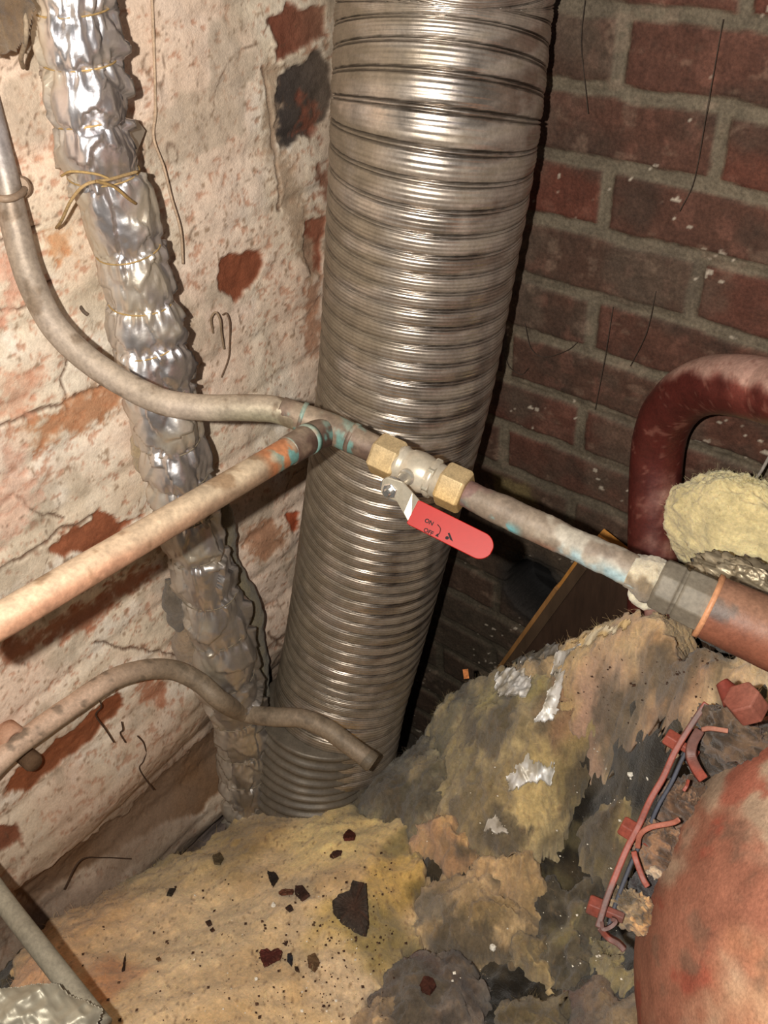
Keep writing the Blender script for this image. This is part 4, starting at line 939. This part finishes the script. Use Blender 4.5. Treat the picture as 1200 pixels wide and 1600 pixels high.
# ------------------------------------------------------------------ rust flakes on the pale blanket
FL = [(548, 1420, [(519, 1408), (530, 1398), (545, 1393), (551, 1375), (562, 1378), (573, 1380), (575, 1410), (577, 1445), (572, 1466), (550, 1458), (535, 1445), (521, 1428)], .006, (62, 54, 48), 'largest dark flake, like a jagged stone, on the pale blanket'),
      (545, 1305, [(536, 1308), (545, 1298), (556, 1306), (553, 1313), (538, 1314)], .004, (92, 46, 36), 'reddish brown flake highest on the pale blanket'),
      (525, 1336, [(515, 1339), (522, 1331), (535, 1330), (533, 1337), (520, 1342)], .003, (70, 46, 38), 'flat brown flake just below the highest reddish flake'),
      (426, 1375, [(418, 1363), (432, 1366), (436, 1373), (427, 1387), (421, 1376)], .004, (50, 42, 38), 'black triangular flake left of centre of the pale blanket'),
      (470, 1395, [(462, 1386), (474, 1385), (485, 1400), (472, 1409), (461, 1398)], .004, (60, 42, 36), 'dark ragged flake beside a narrow reddish one'),
      (447, 1396, [(435, 1396), (445, 1391), (460, 1392), (458, 1398), (440, 1400)], .003, (104, 64, 48), 'narrow reddish flake left of the dark ragged one'),
      (452, 1420, [(446, 1420), (455, 1415), (459, 1422), (452, 1426)], .003, (58, 44, 38), 'small dark flake below the narrow reddish one'),
      (424, 1497, [(405, 1488), (416, 1484), (423, 1489), (434, 1484), (442, 1488), (438, 1500), (424, 1507), (413, 1512), (408, 1500)], .004, (82, 40, 34), 'heart-shaped dark red flake low on the pale blanket'),
      (453, 1501, [(449, 1493), (455, 1491), (458, 1500), (456, 1511), (449, 1503)], .004, (44, 44, 50), 'bluish black oval flake right of the heart-shaped one'),
      (464, 1516, [(460, 1512), (466, 1513), (468, 1520), (462, 1518)], .003, (56, 40, 32), 'tiny dark flake under the bluish oval one'),
      (446, 1475, [(441, 1475), (450, 1471), (448, 1478)], .002, (66, 46, 38), 'tiny flake just above the heart-shaped one'),
      (488, 1502, [(480, 1495), (492, 1490), (500, 1505), (492, 1520), (482, 1512)], .003, (104, 80, 56), 'crumbly light brown flake right of the bluish oval one'),
      (267, 1395, [(260, 1400), (264, 1390), (275, 1389), (268, 1401)], .003, (56, 48, 40), 'dark flake highest on the left side of the pale blanket'),
      (327, 1443, [(321, 1442), (329, 1439), (332, 1445), (325, 1448)], .003, (48, 42, 38), 'small black flake left of centre, beside a smaller crumb'),
      (331, 1453, [(328, 1454), (333, 1450), (336, 1454), (331, 1457)], .002, (60, 44, 34), 'smaller crumb touching the small black flake'),
      (341, 1343, [(332, 1338), (344, 1333), (350, 1342), (344, 1352), (335, 1351)], .003, (96, 84, 62), 'round grey-brown flake near the foot of the foil lagging'),
      (194, 1505, [(191, 1520), (193, 1500), (197, 1490), (195, 1518)], .002, (50, 36, 28), 'thin curved dark sliver on the left of the pale blanket'),
      (248, 1500, [(244, 1499), (250, 1496), (252, 1501), (247, 1503)], .002, (110, 80, 52), 'small light brown crumb right of the curved sliver'),
      (665, 1540, [(655, 1540), (662, 1527), (676, 1530), (682, 1542), (672, 1556), (660, 1552)], .004, (72, 40, 32), 'rust-red flake on the grey-brown lump at the bottom edge'),
      (1012, 1060, None, .003, (90, 60, 40), ''), ]
def flake(i, ctr, poly, th, col, label, group):
    c0 = hit(*ctr); e = .003
    hx = top_h(np.array([c0[:2]+[e*3, 0], c0[:2]-[e*3, 0], c0[:2]+[0, e*3], c0[:2]-[0, e*3]])); nrm = unit([-(hx[0]-hx[1])/(6*e), -(hx[2]-hx[3])/(6*e), 1])
    c0 = c0+nrm*.0022; pts = []
    for x, y in poly:
        r = unit(ray(x, y)); t = ((c0-CAM)@nrm)/(r@nrm); pts.append(CAM+r*t)
    pts = np.array(pts); rs = np.random.RandomState(i+50)
    # subdivide the outline with jitter, then build a rough plate
    q = []
    for k in range(len(pts)):
        a, b = pts[k], pts[(k+1) % len(pts)]; m = max(1, int(np.linalg.norm(b-a)/.0022))
        for j in range(m): q.append(a+(b-a)*j/m+rs.normal(0, .00035, 3)*(j > 0))
    q = np.array(q); n = len(q); cen = q.mean(0); V = []; rings = [1, .90]
    for s in rings: V += list(cen+(q-cen)*s+nrm*((0 if s == 1 else th)*(1+rs.normal(0, .06, (n, 1)))))
    V.append(cen+nrm*th); F = []
    for r_i in range(len(rings)-1):
        for j in range(n): F.append((r_i*n+j, r_i*n+(j+1) % n, (r_i+1)*n+(j+1) % n, (r_i+1)*n+j))
    for j in range(n): F.append(((len(rings)-1)*n+j, (len(rings)-1)*n+(j+1) % n, len(V)-1))
    F.append(tuple(range(n-1, -1, -1))); V = np.array(V)
    cc = mixc(np.array(col)*.8, np.array(col)*1.1, fbm(V, 200, 3, i)); cc = mixc(cc, (84, 52, 38), sst(.58, .7, fbm(V, 120, 3, i+4))*.5)
    tag(build('rust_flake', V, F, MAT['flake'], None, cc, 0, False), label, 'flake', group)
for i, (x, y, poly, th, cc, lb) in enumerate(FL):
    if poly: flake(i, (x, y), poly, th, cc, lb, 'rust flakes on the pale wool blanket')
# uncountable crumbs
def crumbs(name, boxes, n, r0, r1, col, label, seed):
    rs = np.random.RandomState(seed); V = []; F = []
    for _ in range(n):
        x0, y0, x1, y1 = boxes[rs.randint(len(boxes))]; p = hit(rs.uniform(x0, x1), rs.uniform(y0, y1)); p[2] += .0035 if p[0] > .55 else .001
        if p[1] > YW-.03 or p[0] > XW-.03: continue
        r = r0+(r1-r0)*rs.rand()**3; k = len(V)
        o6 = np.array([(1, 0, 0), (-1, 0, 0), (0, 1, 0), (0, -1, 0), (0, 0, .7), (0, 0, -.7)])*r*rs.uniform(.6, 1.3, (6, 1)); V += list(p+[0, 0, r*.4]+o6)
        for a, b, c in ((0, 2, 4), (2, 1, 4), (1, 3, 4), (3, 0, 4), (2, 0, 5), (1, 2, 5), (3, 1, 5), (0, 3, 5)): F.append((k+a, k+b, k+c))
    o = build(name, V, F, MAT['flake'], None, col, 0, False); tag(o, label, 'crumbs', kind='stuff')
crumbs('dark_crumbs', [(250, 1360, 640, 1600), (400, 1440, 560, 1600), (480, 1330, 620, 1520), (860, 1020, 1120, 1140), (100, 1440, 640, 1600)], 620, .0006, .0028, (70, 50, 38), 'fine dark brown crumbs sprinkled over the wool', 1)
crumbs('white_crumbs', [(640, 1180, 1000, 1560), (860, 1150, 1000, 1560), (300, 1400, 600, 1600)], 190, .0006, .0024, (232, 224, 208), 'fine white plaster crumbs sprinkled over the wool', 2)
for x, y, r, lb in [(428, 1418, .004, 'small square white crumb left on the pale blanket'), (837, 1444, .006, 'white crumb at the tip of the pointed wool strip'), (769, 1500, .005, 'white crumb above the black hollow near the bottom'), (983, 1219, .004, 'white pellet on the black wool, upper of two near the flange'), (1011, 1229, .004, 'white pellet touching the flange rim'), (957, 1332, .004, 'white crumb under the middle flange bolt'), (401, 1533, .0025, 'tiny white crumb near the heart-shaped flake')]:
    p = hit(x, y); p[2] += .004; rs = np.random.RandomState(x); V = []
    for t in np.linspace(0, np.pi, 6):
        for a in np.linspace(0, 2*np.pi, 9)[:-1]: V.append(p+np.array([math.sin(t)*math.cos(a), math.sin(t)*math.sin(a), .8*math.cos(t)+.5])*r*rs.uniform(.75, 1.15))
    F = [(k*8+j, k*8+8+j, k*8+8+(j+1) % 8, k*8+(j+1) % 8) for k in range(5) for j in range(8)]
    tag(build('white_crumb', V, F, MAT['plaster'], None, (236, 230, 216), 0, False), lb, 'crumb', 'white crumbs on the wool')
# ------------------------------------------------------------------ pale yellow wool stuffed behind the arched pipe
def make_tuft():
    c = P(1150, 838, 1.14); seg = 150; V = []; n1, n2 = 150, 110
    for i in range(n1):
        t = math.pi*i/(n1-1)
        for j in range(n2):
            a = 2*math.pi*j/n2; V.append((math.sin(t)*math.cos(a), math.sin(t)*math.sin(a), math.cos(t)))
    D = np.array(V); R = np.array([.045, .095, .082])
    r = 1+.35*(fbm(D, 1.6, 3, 3)-.5)+.16*(fbm(D, 5, 4, 5)-.5)+.10*(fbm(D, 14, 4, 6)-.5)
    W = c+D*R*r[:, None]; W[:, 0] = np.minimum(W[:, 0], XW-.012)
    F = [(i*n2+j, (i+1)*n2+j, (i+1)*n2+(j+1) % n2, i*n2+(j+1) % n2) for i in range(n1-1) for j in range(n2)]
    root = thing('yellow_wool_tuft', base_of(W), 'clean pale yellow wool tuft stuffed between the arched pipe and the brick wall', 'insulation')
    n = fbm(W, 25, 4, 8); col = mixc((236, 220, 170), (214, 196, 146), n)
    build('wool_body', W, F, MAT['wool'], root, col)
    rs = np.random.RandomState(9); fv, ff = [], []
    for i in rs.choice(len(W), 1800, replace=False):
        d = unit(D[i]+rs.normal(0, .5, 3)); ln = rs.uniform(.002, .007); wv = unit(np.cross(d, rs.normal(0, 1, 3)))*.00013; w2 = np.cross(d, wv); m = len(fv); cu = rs.normal(0, .4, 3)
        for t in (0, .5, 1): q = W[i]+d*ln*t+cu*ln*t*t; fv += [q+wv, q-wv*.5+w2*.86, q-wv*.5-w2*.86]
        for k in range(2):
            for j in range(3): ff.append((m+k*3+j, m+k*3+(j+1) % 3, m+k*3+3+(j+1) % 3, m+k*3+3+j))
    fv = np.array(fv); fv[:, 0] = np.minimum(fv[:, 0], XW-.006)
    o = build('loose_fibres', fv, np.array(ff), MAT['fibre'], root, (214, 204, 158)); o['kind'] = 'stuff'
make_tuft()
# ledge of crumpled foil and plaster under the tuft
def blob(name, c, R, mat, col, label, cat, seed, alpha=0, rough=.5, fr=3, group=None, parent=None, n1=70, n2=80, axes=None, fine=.1):
    D = np.array([(math.sin(t)*math.cos(a), math.sin(t)*math.sin(a), math.cos(t)) for t in np.linspace(0, math.pi, n1) for a in np.linspace(0, 2*math.pi, n2, endpoint=False)])
    r = 1+rough*(ridged(D+seed, fr*.5, 3, seed)-.6)+rough*(fbm(D, fr, 3, seed+2)-.5)+fine*(fbm(D, fr*5, 3, seed+3)-.5)
    W = D*np.array(R)*r[:, None]
    if axes is not None: W = W@np.array(axes)
    W = W+c; W[:, 0] = np.minimum(W[:, 0], XW-.008)
    F = [(i*n2+j, (i+1)*n2+j, (i+1)*n2+(j+1) % n2, i*n2+(j+1) % n2) for i in range(n1-1) for j in range(n2)]
    cc = col(W) if callable(col) else col
    o = build(name, W, F, MAT[mat], parent, cc, alpha)
    if parent is None: tag(o, label, cat, group)
    return o
blob('crumpled_foil_ball', P(1168, 915, 1.00), (.030, .055, .022), 'foil', lambda V: mixc((190, 176, 150), (120, 108, 88), fbm(V, 60, 3, 2)), 'crumpled dirty foil between the yellow tuft and the red fitting pipe', 'foil scrap', 21, .5, .6, 5)
blob('sooty_rubble', P(1180, 960, 1.10), (.05, .10, .06), 'wool', lambda V: mixc((74, 64, 52), (44, 38, 32), fbm(V, 40, 3, 2)), 'dark sooty rubble under the crumpled foil at the right edge', 'rubble', 23, 0, .4, 4)

# ------------------------------------------------------------------ red tank with bolted flange, bottom right
def make_tank():
    c = P(1585, 1600, .86); R = .34
    # domed tank, axis level and pointing back along the brick wall
    ax = unit((0.25, 1.0, 0.0)); n1, n2 = 190, 300
    ref = np.array([0, 0, 1.]); b = np.cross(ax, ref)
    prof = [(R*math.cos(t), R*math.sin(t)) for t in np.linspace(0.0, math.pi/2, 120)]+[(-d, R) for d in np.linspace(.008, .5, 50)]
    V = []
    for d, r in prof:
        a = np.linspace(0, 2*np.pi, n2, endpoint=False); V.append(c+ax*d+np.cos(a)[:, None]*ref*r+np.sin(a)[:, None]*b*r)
    V = np.vstack(V); nr = len(prof); D = unit_rows(V-c)
    V = V+D*(.003*(fbm(V, 30, 4, 3)-.5)+.006*(fbm(V, 7, 2, 4)-.5))[:, None]
    F = [(i*n2+j, i*n2+(j+1) % n2, (i+1)*n2+(j+1) % n2, (i+1)*n2+j) for i in range(nr-1) for j in range(n2)]
    root = thing('red_tank', np.array([c[0], c[1]-.2, c[2]-R]), 'big dusty red oxide tank with a bolted flange, bottom right corner', 'tank')
    q = np.stack([V[:, 0], V[:, 1], V[:, 2]*1.5], 1)
    col = mixc((152, 102, 82), (134, 84, 66), fbm(V, 12, 4, 5))
    st = np.stack([(V@unit((1, -1, .6)))*2.5, V@unit((1, 1, 0)), V@unit((0, 1, 1))], 1)
    du = sst(.40, .56, fbm(st, 8, 5, 6)); col = mixc(col, (168, 145, 122), du*.9)
    col = mixc(col, (190, 136, 98), sst(.45, .62, fbm(V, 7, 4, 7))*sst(.15, .85, D[:, 2])*.85)
    col = mixc(col, (146, 72, 56), sst(.58, .64, fbm(V, 13, 4, 8))*.7)
    col = mixc(col, (104, 84, 70), sst(.62, .72, fbm(V, 40, 4, 9))*.45)
    build('tank_shell', V, F, MAT['tank'], root, col, 0)
    # flange rim seen edge-on: a thin curved plate
    rim = [(1104, 1098, .905), (1082, 1130, .905), (1056, 1172, .905), (1036, 1215, .905), (1016, 1250, .905), (998, 1290, .905), (980, 1325, .90), (962, 1368, .895), (946, 1410, .89), (934, 1450, .885)]
    pth = catmull(np.array([P(*a) for a in rim]), 60); T = np.gradient(pth, axis=0); T = np.array([unit(t) for t in T])
    vd = unit(pth[30]-CAM); nn_ = [unit(np.cross(t, vd)) for t in T]
    rp = lambda V: mixc(mixc((142, 72, 57), (124, 60, 48), fbm(V, 30, 4, 3)), (84, 68, 64), sst(.62, .68, fbm(V, 22, 3, 9))*.7)
    def strip(name, pth, nn, depth, off, thick, mat, colf):
        V = []; F = []; n = len(pth)
        for p, m in zip(pth, nn):
            for a, b_ in ((-.5, off), (.5, off), (.5, off+depth), (-.5, off+depth)): V.append(p+m*thick*a+vd*b_)
        for k in range(n-1):
            for j in range(4): F.append((k*4+j, k*4+(j+1) % 4, k*4+4+(j+1) % 4, k*4+4+j))
        F += [(3, 2, 1, 0), tuple(range((n-1)*4, n*4))]; V = np.array(V)
        o = build(name, V, F, MAT[mat], root, colf(V), 0, False); bevel(o, .0012, 2, .5); return o
    strip('flange_rim', pth, nn_, .055, 0, .0062, 'redpaint', rp)
    # inner lighter gap plate, bluish bare steel behind the rim
    sgn = 1 if (nn_[30]@(c-pth[30])) > 0 else -1
    inner = pth+np.array([m*sgn*.009 for m in nn_]); strip('gasket_plate', inner, nn_, .05, .012, .004, 'pipe', lambda V: mixc((70, 76, 92), (48, 46, 50), fbm(V, 30, 3, 4)))
    # bolts: hexagon heads outside the rim
    for x, y, z, r in [(1054, 1151, .905, .0095), (978, 1294, .902, .0110), (936, 1420, .892, .0105)]:
        p = P(x, y, z)+vd*.012; k = np.argmin(np.linalg.norm(pth-p, axis=1)); out = -nn_[k]*sgn
        o = lathe('flange_bolt', pth[k]+vd*.014+out*.002, out, [(-.022, r*.55), (0, r*.55), (0, r), (.011, r), (.013, r*.9)], MAT['redpaint'], root, 6, rp, 0, False, vd); bevel(o, .0009, 2, .3)
    # strap clamps between rim and shell
    def strap(pts, w_, th=.004, name='clamp_strap', cl=rp, d0=0):
        q = catmull(np.array([P(*a) for a in pts]), 30); t = np.gradient(q, axis=0); nn2 = [unit(np.cross(unit(a), vd)) for a in t]
        return strip(name, q+vd*d0, nn2, w_, 0, th, 'redpaint', cl)
    strap([(1094, 1140, .89), (1083, 1160, .885), (1080, 1180, .88), (1088, 1200, .88), (1100, 1218, .88)], .020, .0095)
    strap([(1096, 1140, .89), (1110, 1138, .885), (1138, 1142, .875)], .014, .0045, cl=lambda V: mixc((156, 104, 84), (134, 86, 70), fbm(V, 40, 3, 3)))
    strap([(996, 1326, .895), (1000, 1305, .89), (1016, 1293, .885), (1050, 1286, .875), (1062, 1280, .87)], .018, .0050, cl=lambda V: mixc((160, 100, 82), (138, 80, 64), fbm(V, 40, 3, 3)))
    strap([(990, 1330, .895), (994, 1345, .89), (1004, 1372, .885), (1012, 1386, .88)], .016, .0055)
    strap([(1076, 1218, .885), (1073, 1228, .88), (1068, 1236, .88)], .008, .003)
    strap([(940, 1440, .885), (943, 1452, .88), (955, 1448, .88), (962, 1440, .88), (955, 1436, .88)], .012, .0035)
    strap([(936, 1450, .885), (950, 1466, .885), (965, 1475, .88), (976, 1486, .875)], .018, .0055)
    # big bolt and stud at the top of the flange
    p = P(1163, 1108, .80); out = unit(p-c)
    axb = unit(ROT@np.array([.55, .62, .35]))
    o = lathe('large_bolt_head', P(1160, 1092, .80)-axb*.004, axb, [(0, .0165), (.022, .0165)], MAT['redpaint'], root, 6, lambda V: mixc((140, 96, 82), (120, 62, 50), fbm(V, 40, 3, 6)), 0, False); bevel(o, .0016, 2, .3)
    tube('stud', [P(1128, 1066, .84), P(1138, 1080, .835), P(1148, 1092, .83)], [.006, .009, .0125], MAT['redpaint'], root, 20, 20, (118, 54, 44))
    # fluff and rust crust packed between rim and shell
    for x, y, z, R_, cc in [(1075, 1262, .93, (.022, .030, .03), (128, 98, 76)), (1030, 1330, .92, (.020, .03, .03), (142, 108, 82)), (1035, 1365, .92, (.016, .02, .02), (196, 168, 140)), (978, 1418, .91, (.014, .02, .022), (150, 126, 96)), (998, 1428, .91, (.016, .022, .02), (196, 150, 104)), (1118, 1180, .93, (.02, .03, .03), (92, 76, 62)), (1150, 1150, .90, (.025, .035, .03), (104, 84, 66)), (1015, 1400, .93, (.012, .02, .03), (58, 52, 52))]:
        blob('packed_rust_crust', P(x, y, z), R_, 'wool', lambda V, cc=cc: mixc(cc, np.array(cc)*.6, sst(.4, .6, fbm(V, 90, 4, 3))), None, None, int(x), 0, .5, 4, parent=root, n1=50, n2=60, fine=.35)
def unit_rows(a): return a/np.linalg.norm(a, axis=1)[:, None]
make_tank()

# ------------------------------------------------------------------ bottom-left corner: pipe end and crumpled foil
bl = [P(-70, 1300, 1.12), P(0, 1400, 1.05), P(60, 1478, 1.0), P(118, 1552, .96), P(160, 1605, .93)]
b_ = tube('grey_conduit', bl, .0112, MAT['pipe'], None, 120, 28, lambda V, TH, S, D: mixc((150, 144, 128), (128, 120, 104), fbm(V, 20, 4, 3)), .1)
tag(b_, 'straight grey conduit cutting across the bottom left corner', 'pipe')
def crumple_sheet(name, outline, z, label, cat, seed, mat='foil', colf=foil_col, alpha=.6, bulge=.02, amp=.010):
    ctr = np.mean([P(x, y, z) for x, y in outline], axis=0); nr = unit(CAM-ctr+np.array([0, 0, .4]))
    u = unit(np.cross(nr, (0, 0, 1.))); v = np.cross(nr, u); pl = []
    for x, y in outline:
        r = unit(ray(x, y)); q = CAM+r*(((ctr-CAM)@nr)/(r@nr))-ctr; pl.append((q@u, q@v))
    pl = np.array(pl); lo = pl.min(0); hi = pl.max(0); U, V, F = grid(lo[0], hi[0], lo[1], hi[1], .0016); xy = np.stack([U, V], 1); d = sdf(xy, pl); p3 = np.stack([U, V, 0*U], 1)
    F = F[(d[F] > 0).all(1)]; used = np.unique(F); mp = -np.ones(len(xy), int); mp[used] = np.arange(len(used)); F = mp[F]; U, V, p3, d = U[used], V[used], p3[used], d[used]
    h = (ridged(p3, 26, 3, seed)-.6)*amp*2.2+bulge*np.sqrt(np.clip(d/.03, 0, 1))
    A = ctr+U[:, None]*u+V[:, None]*v+h[:, None]*nr; B = A-nr*.0014; nb = len(A); E = {}
    for f in F:
        for a, b in ((f[0], f[1]), (f[1], f[2]), (f[2], f[3]), (f[3], f[0])):
            if (b, a) in E: del E[(b, a)]
            else: E[(a, b)] = 1
    W = np.vstack([A, B]); o = build(name, W, np.vstack([F, F[:, ::-1]+nb, np.array([(b, b+nb, a+nb, a) for a, b in E])]), MAT[mat], None, colf(W), alpha)
    return tag(o, label, cat)
crumple_sheet('crumpled_foil_sheet', [(0, 1545), (55, 1536), (92, 1536), (108, 1552), (135, 1562), (164, 1578), (150, 1612), (130, 1650), (-60, 1650), (-60, 1545)], .90, 'crumpled grey foil sheet wrapped over the conduit, bottom left corner', 'foil scrap', 71, colf=lambda V: mixc((176, 170, 152), (120, 112, 96), fbm(V, 30, 4, 3)), alpha=.4)

# dusty rag and wire strap at the upper left corner
crumple_sheet('dusty_rag', [(-60, -60), (60, -60), (50, 0), (58, 20), (48, 60), (30, 85), (-10, 95), (-60, 90)], .80, 'blurred dusty brown rag in the upper left corner beside the foil lagging', 'rag', 73, mat='wool', colf=lambda V: mixc((128, 110, 90), (80, 66, 54), fbm(V, 30, 4, 3)), alpha=0, bulge=.03, amp=.014)
w1 = tube('wire_strap', [P(16, -40, .80), P(30, 0, .79), P(40, 30, .79), P(40, 62, .80), P(33, 90, .83), P(36, 105, .87)], .0022, MAT['string'], None, 60, 10, (150, 132, 110)); tag(w1, 'thin wire strap hanging in front of the dusty rag', 'wire')

# ------------------------------------------------------------------ loose wires, roots and cobwebs
def cord(name, pts, r, col, label, cat, group=None, mat='string', n=60):
    o = tube(name, pts, r, MAT[mat], None, n, 8, col); tag(o, label, cat, group); return o
cord('hanging_twine', [onL(236, -40, .006), onL(240, 60, .005), (onL(243, 170, .006)), onL(240, 215, .010), onL(256, 262, .016), onL(268, 310, .018), onL(282, 360, .018), onL(286, 412, .012)],   .0016, (190, 164, 138), 'frayed twine hanging down the whitewashed wall right of the foil lagging', 'twine', n=140)
cord('wall_hook', [onL(333, 520, .004), onL(330, 498, .012), onL(337, 488, .018), onL(344, 500, .02), onL(346, 520, .014), onL(350, 545, .008)], .0014, (150, 128, 104), 'small wire hook dangling on the whitewashed wall left of the flue', 'hook')
cord('wall_hook', [onL(348, 492, .004), onL(354, 490, .012), onL(359, 505, .014), onL(359, 530, .008), onL(357, 560, .005), onL(346, 590, .004)], .0011, (110, 88, 70), 'thin root trailing below the small wire hook', 'root')
cord('old_nail', [onL(124, 476, -.004), onL(130, 486, .006), onL(137, 492, .010)], .0022, (96, 82, 70), 'rusty nail stub in the whitewashed wall beside the grey pipe', 'nail', n=12)
ROOTS = [([(156, 1095), (158, 1105), (150, 1118), (165, 1140), (178, 1160)], 'dry root below the low grey pipe, longest of the left pair', .018),
         ([(190, 1128), (192, 1140), (188, 1146), (196, 1160)], 'short dry root between the two longer ones under the low pipe', .012),
         ([(215, 1150), (224, 1160), (228, 1175), (224, 1190), (218, 1200), (228, 1218), (240, 1234)], 'forked dry root hanging right of the others under the low pipe', .014),
         ([(100, 1390), (125, 1345), (160, 1340), (205, 1342)], 'thin dark twig lying across the brown stain of the wall', .008)]
for pts, lb, off in ROOTS: cord('dry_root', [onL(x, y, off*(.4+.6*math.sin(i+1)**2)) for i, (x, y) in enumerate(pts)], .0011, (70, 52, 40), lb, 'root', 'dry roots on the whitewashed wall')
for k, (pts, lb) in enumerate([([(914, 0), (908, 60), (912, 110), (919, 178)], 'long cobweb strand hanging at the top of the brick wall'), ([(1130, 30), (1105, 170), (1085, 280), (1062, 330)], 'cobweb strand slanting over the upper right bricks'), ([(820, 505), (830, 545), (852, 558), (885, 548), (902, 535)], 'looped cobweb strand on the brick wall by the flue'), ([(788, 555), (797, 575), (815, 585), (826, 575)], 'small looped root beside the flue on the brick wall'), ([(1025, 455), (1010, 520), (985, 572)], 'short cobweb strand above the arched pipe'), ([(958, 480), (945, 560), (930, 640)], 'faint cobweb strand in the middle of the brick wall')]):
    cord('cobweb_strand', [onR(x, y, .006+.006*(i % 2)) for i, (x, y) in enumerate(pts)], .0005, (60, 50, 42), lb, 'cobweb', 'cobweb strands on the brick wall')
cord('cobweb_strand', [onR(1215, 690, .03), P(1190, 735, 1.10), P(1178, 752, 1.10)], .002, (140, 132, 124), 'dusty strand between the yellow tuft and the arched pipe', 'cobweb')
for k, (x, y) in enumerate([(833, 5), (1057, 35), (750+190, 75)]): pass
# paint chip stuck in a web on the flue
chip = box('paint_chip', P(747, 514, 1.00+.10), unit((0.2, .3, 1)), unit((.6, -.7, .1)), unit((-.7, -.6, .2)), .012, .006, .001, MAT['flake'], None, (206, 120, 76)); tag(chip, 'orange paint chip caught in a cobweb on the flue', 'paint chip')
chip = box('paint_chip', P(728, 1053, 1.40), unit((0.2, .3, 1)), unit((.6, -.7, .1)), unit((-.7, -.6, .2)), .016, .008, .001, MAT['flake'], None, (196, 124, 74)); tag(chip, 'orange paint chip at the left edge of the olive hump', 'paint chip')
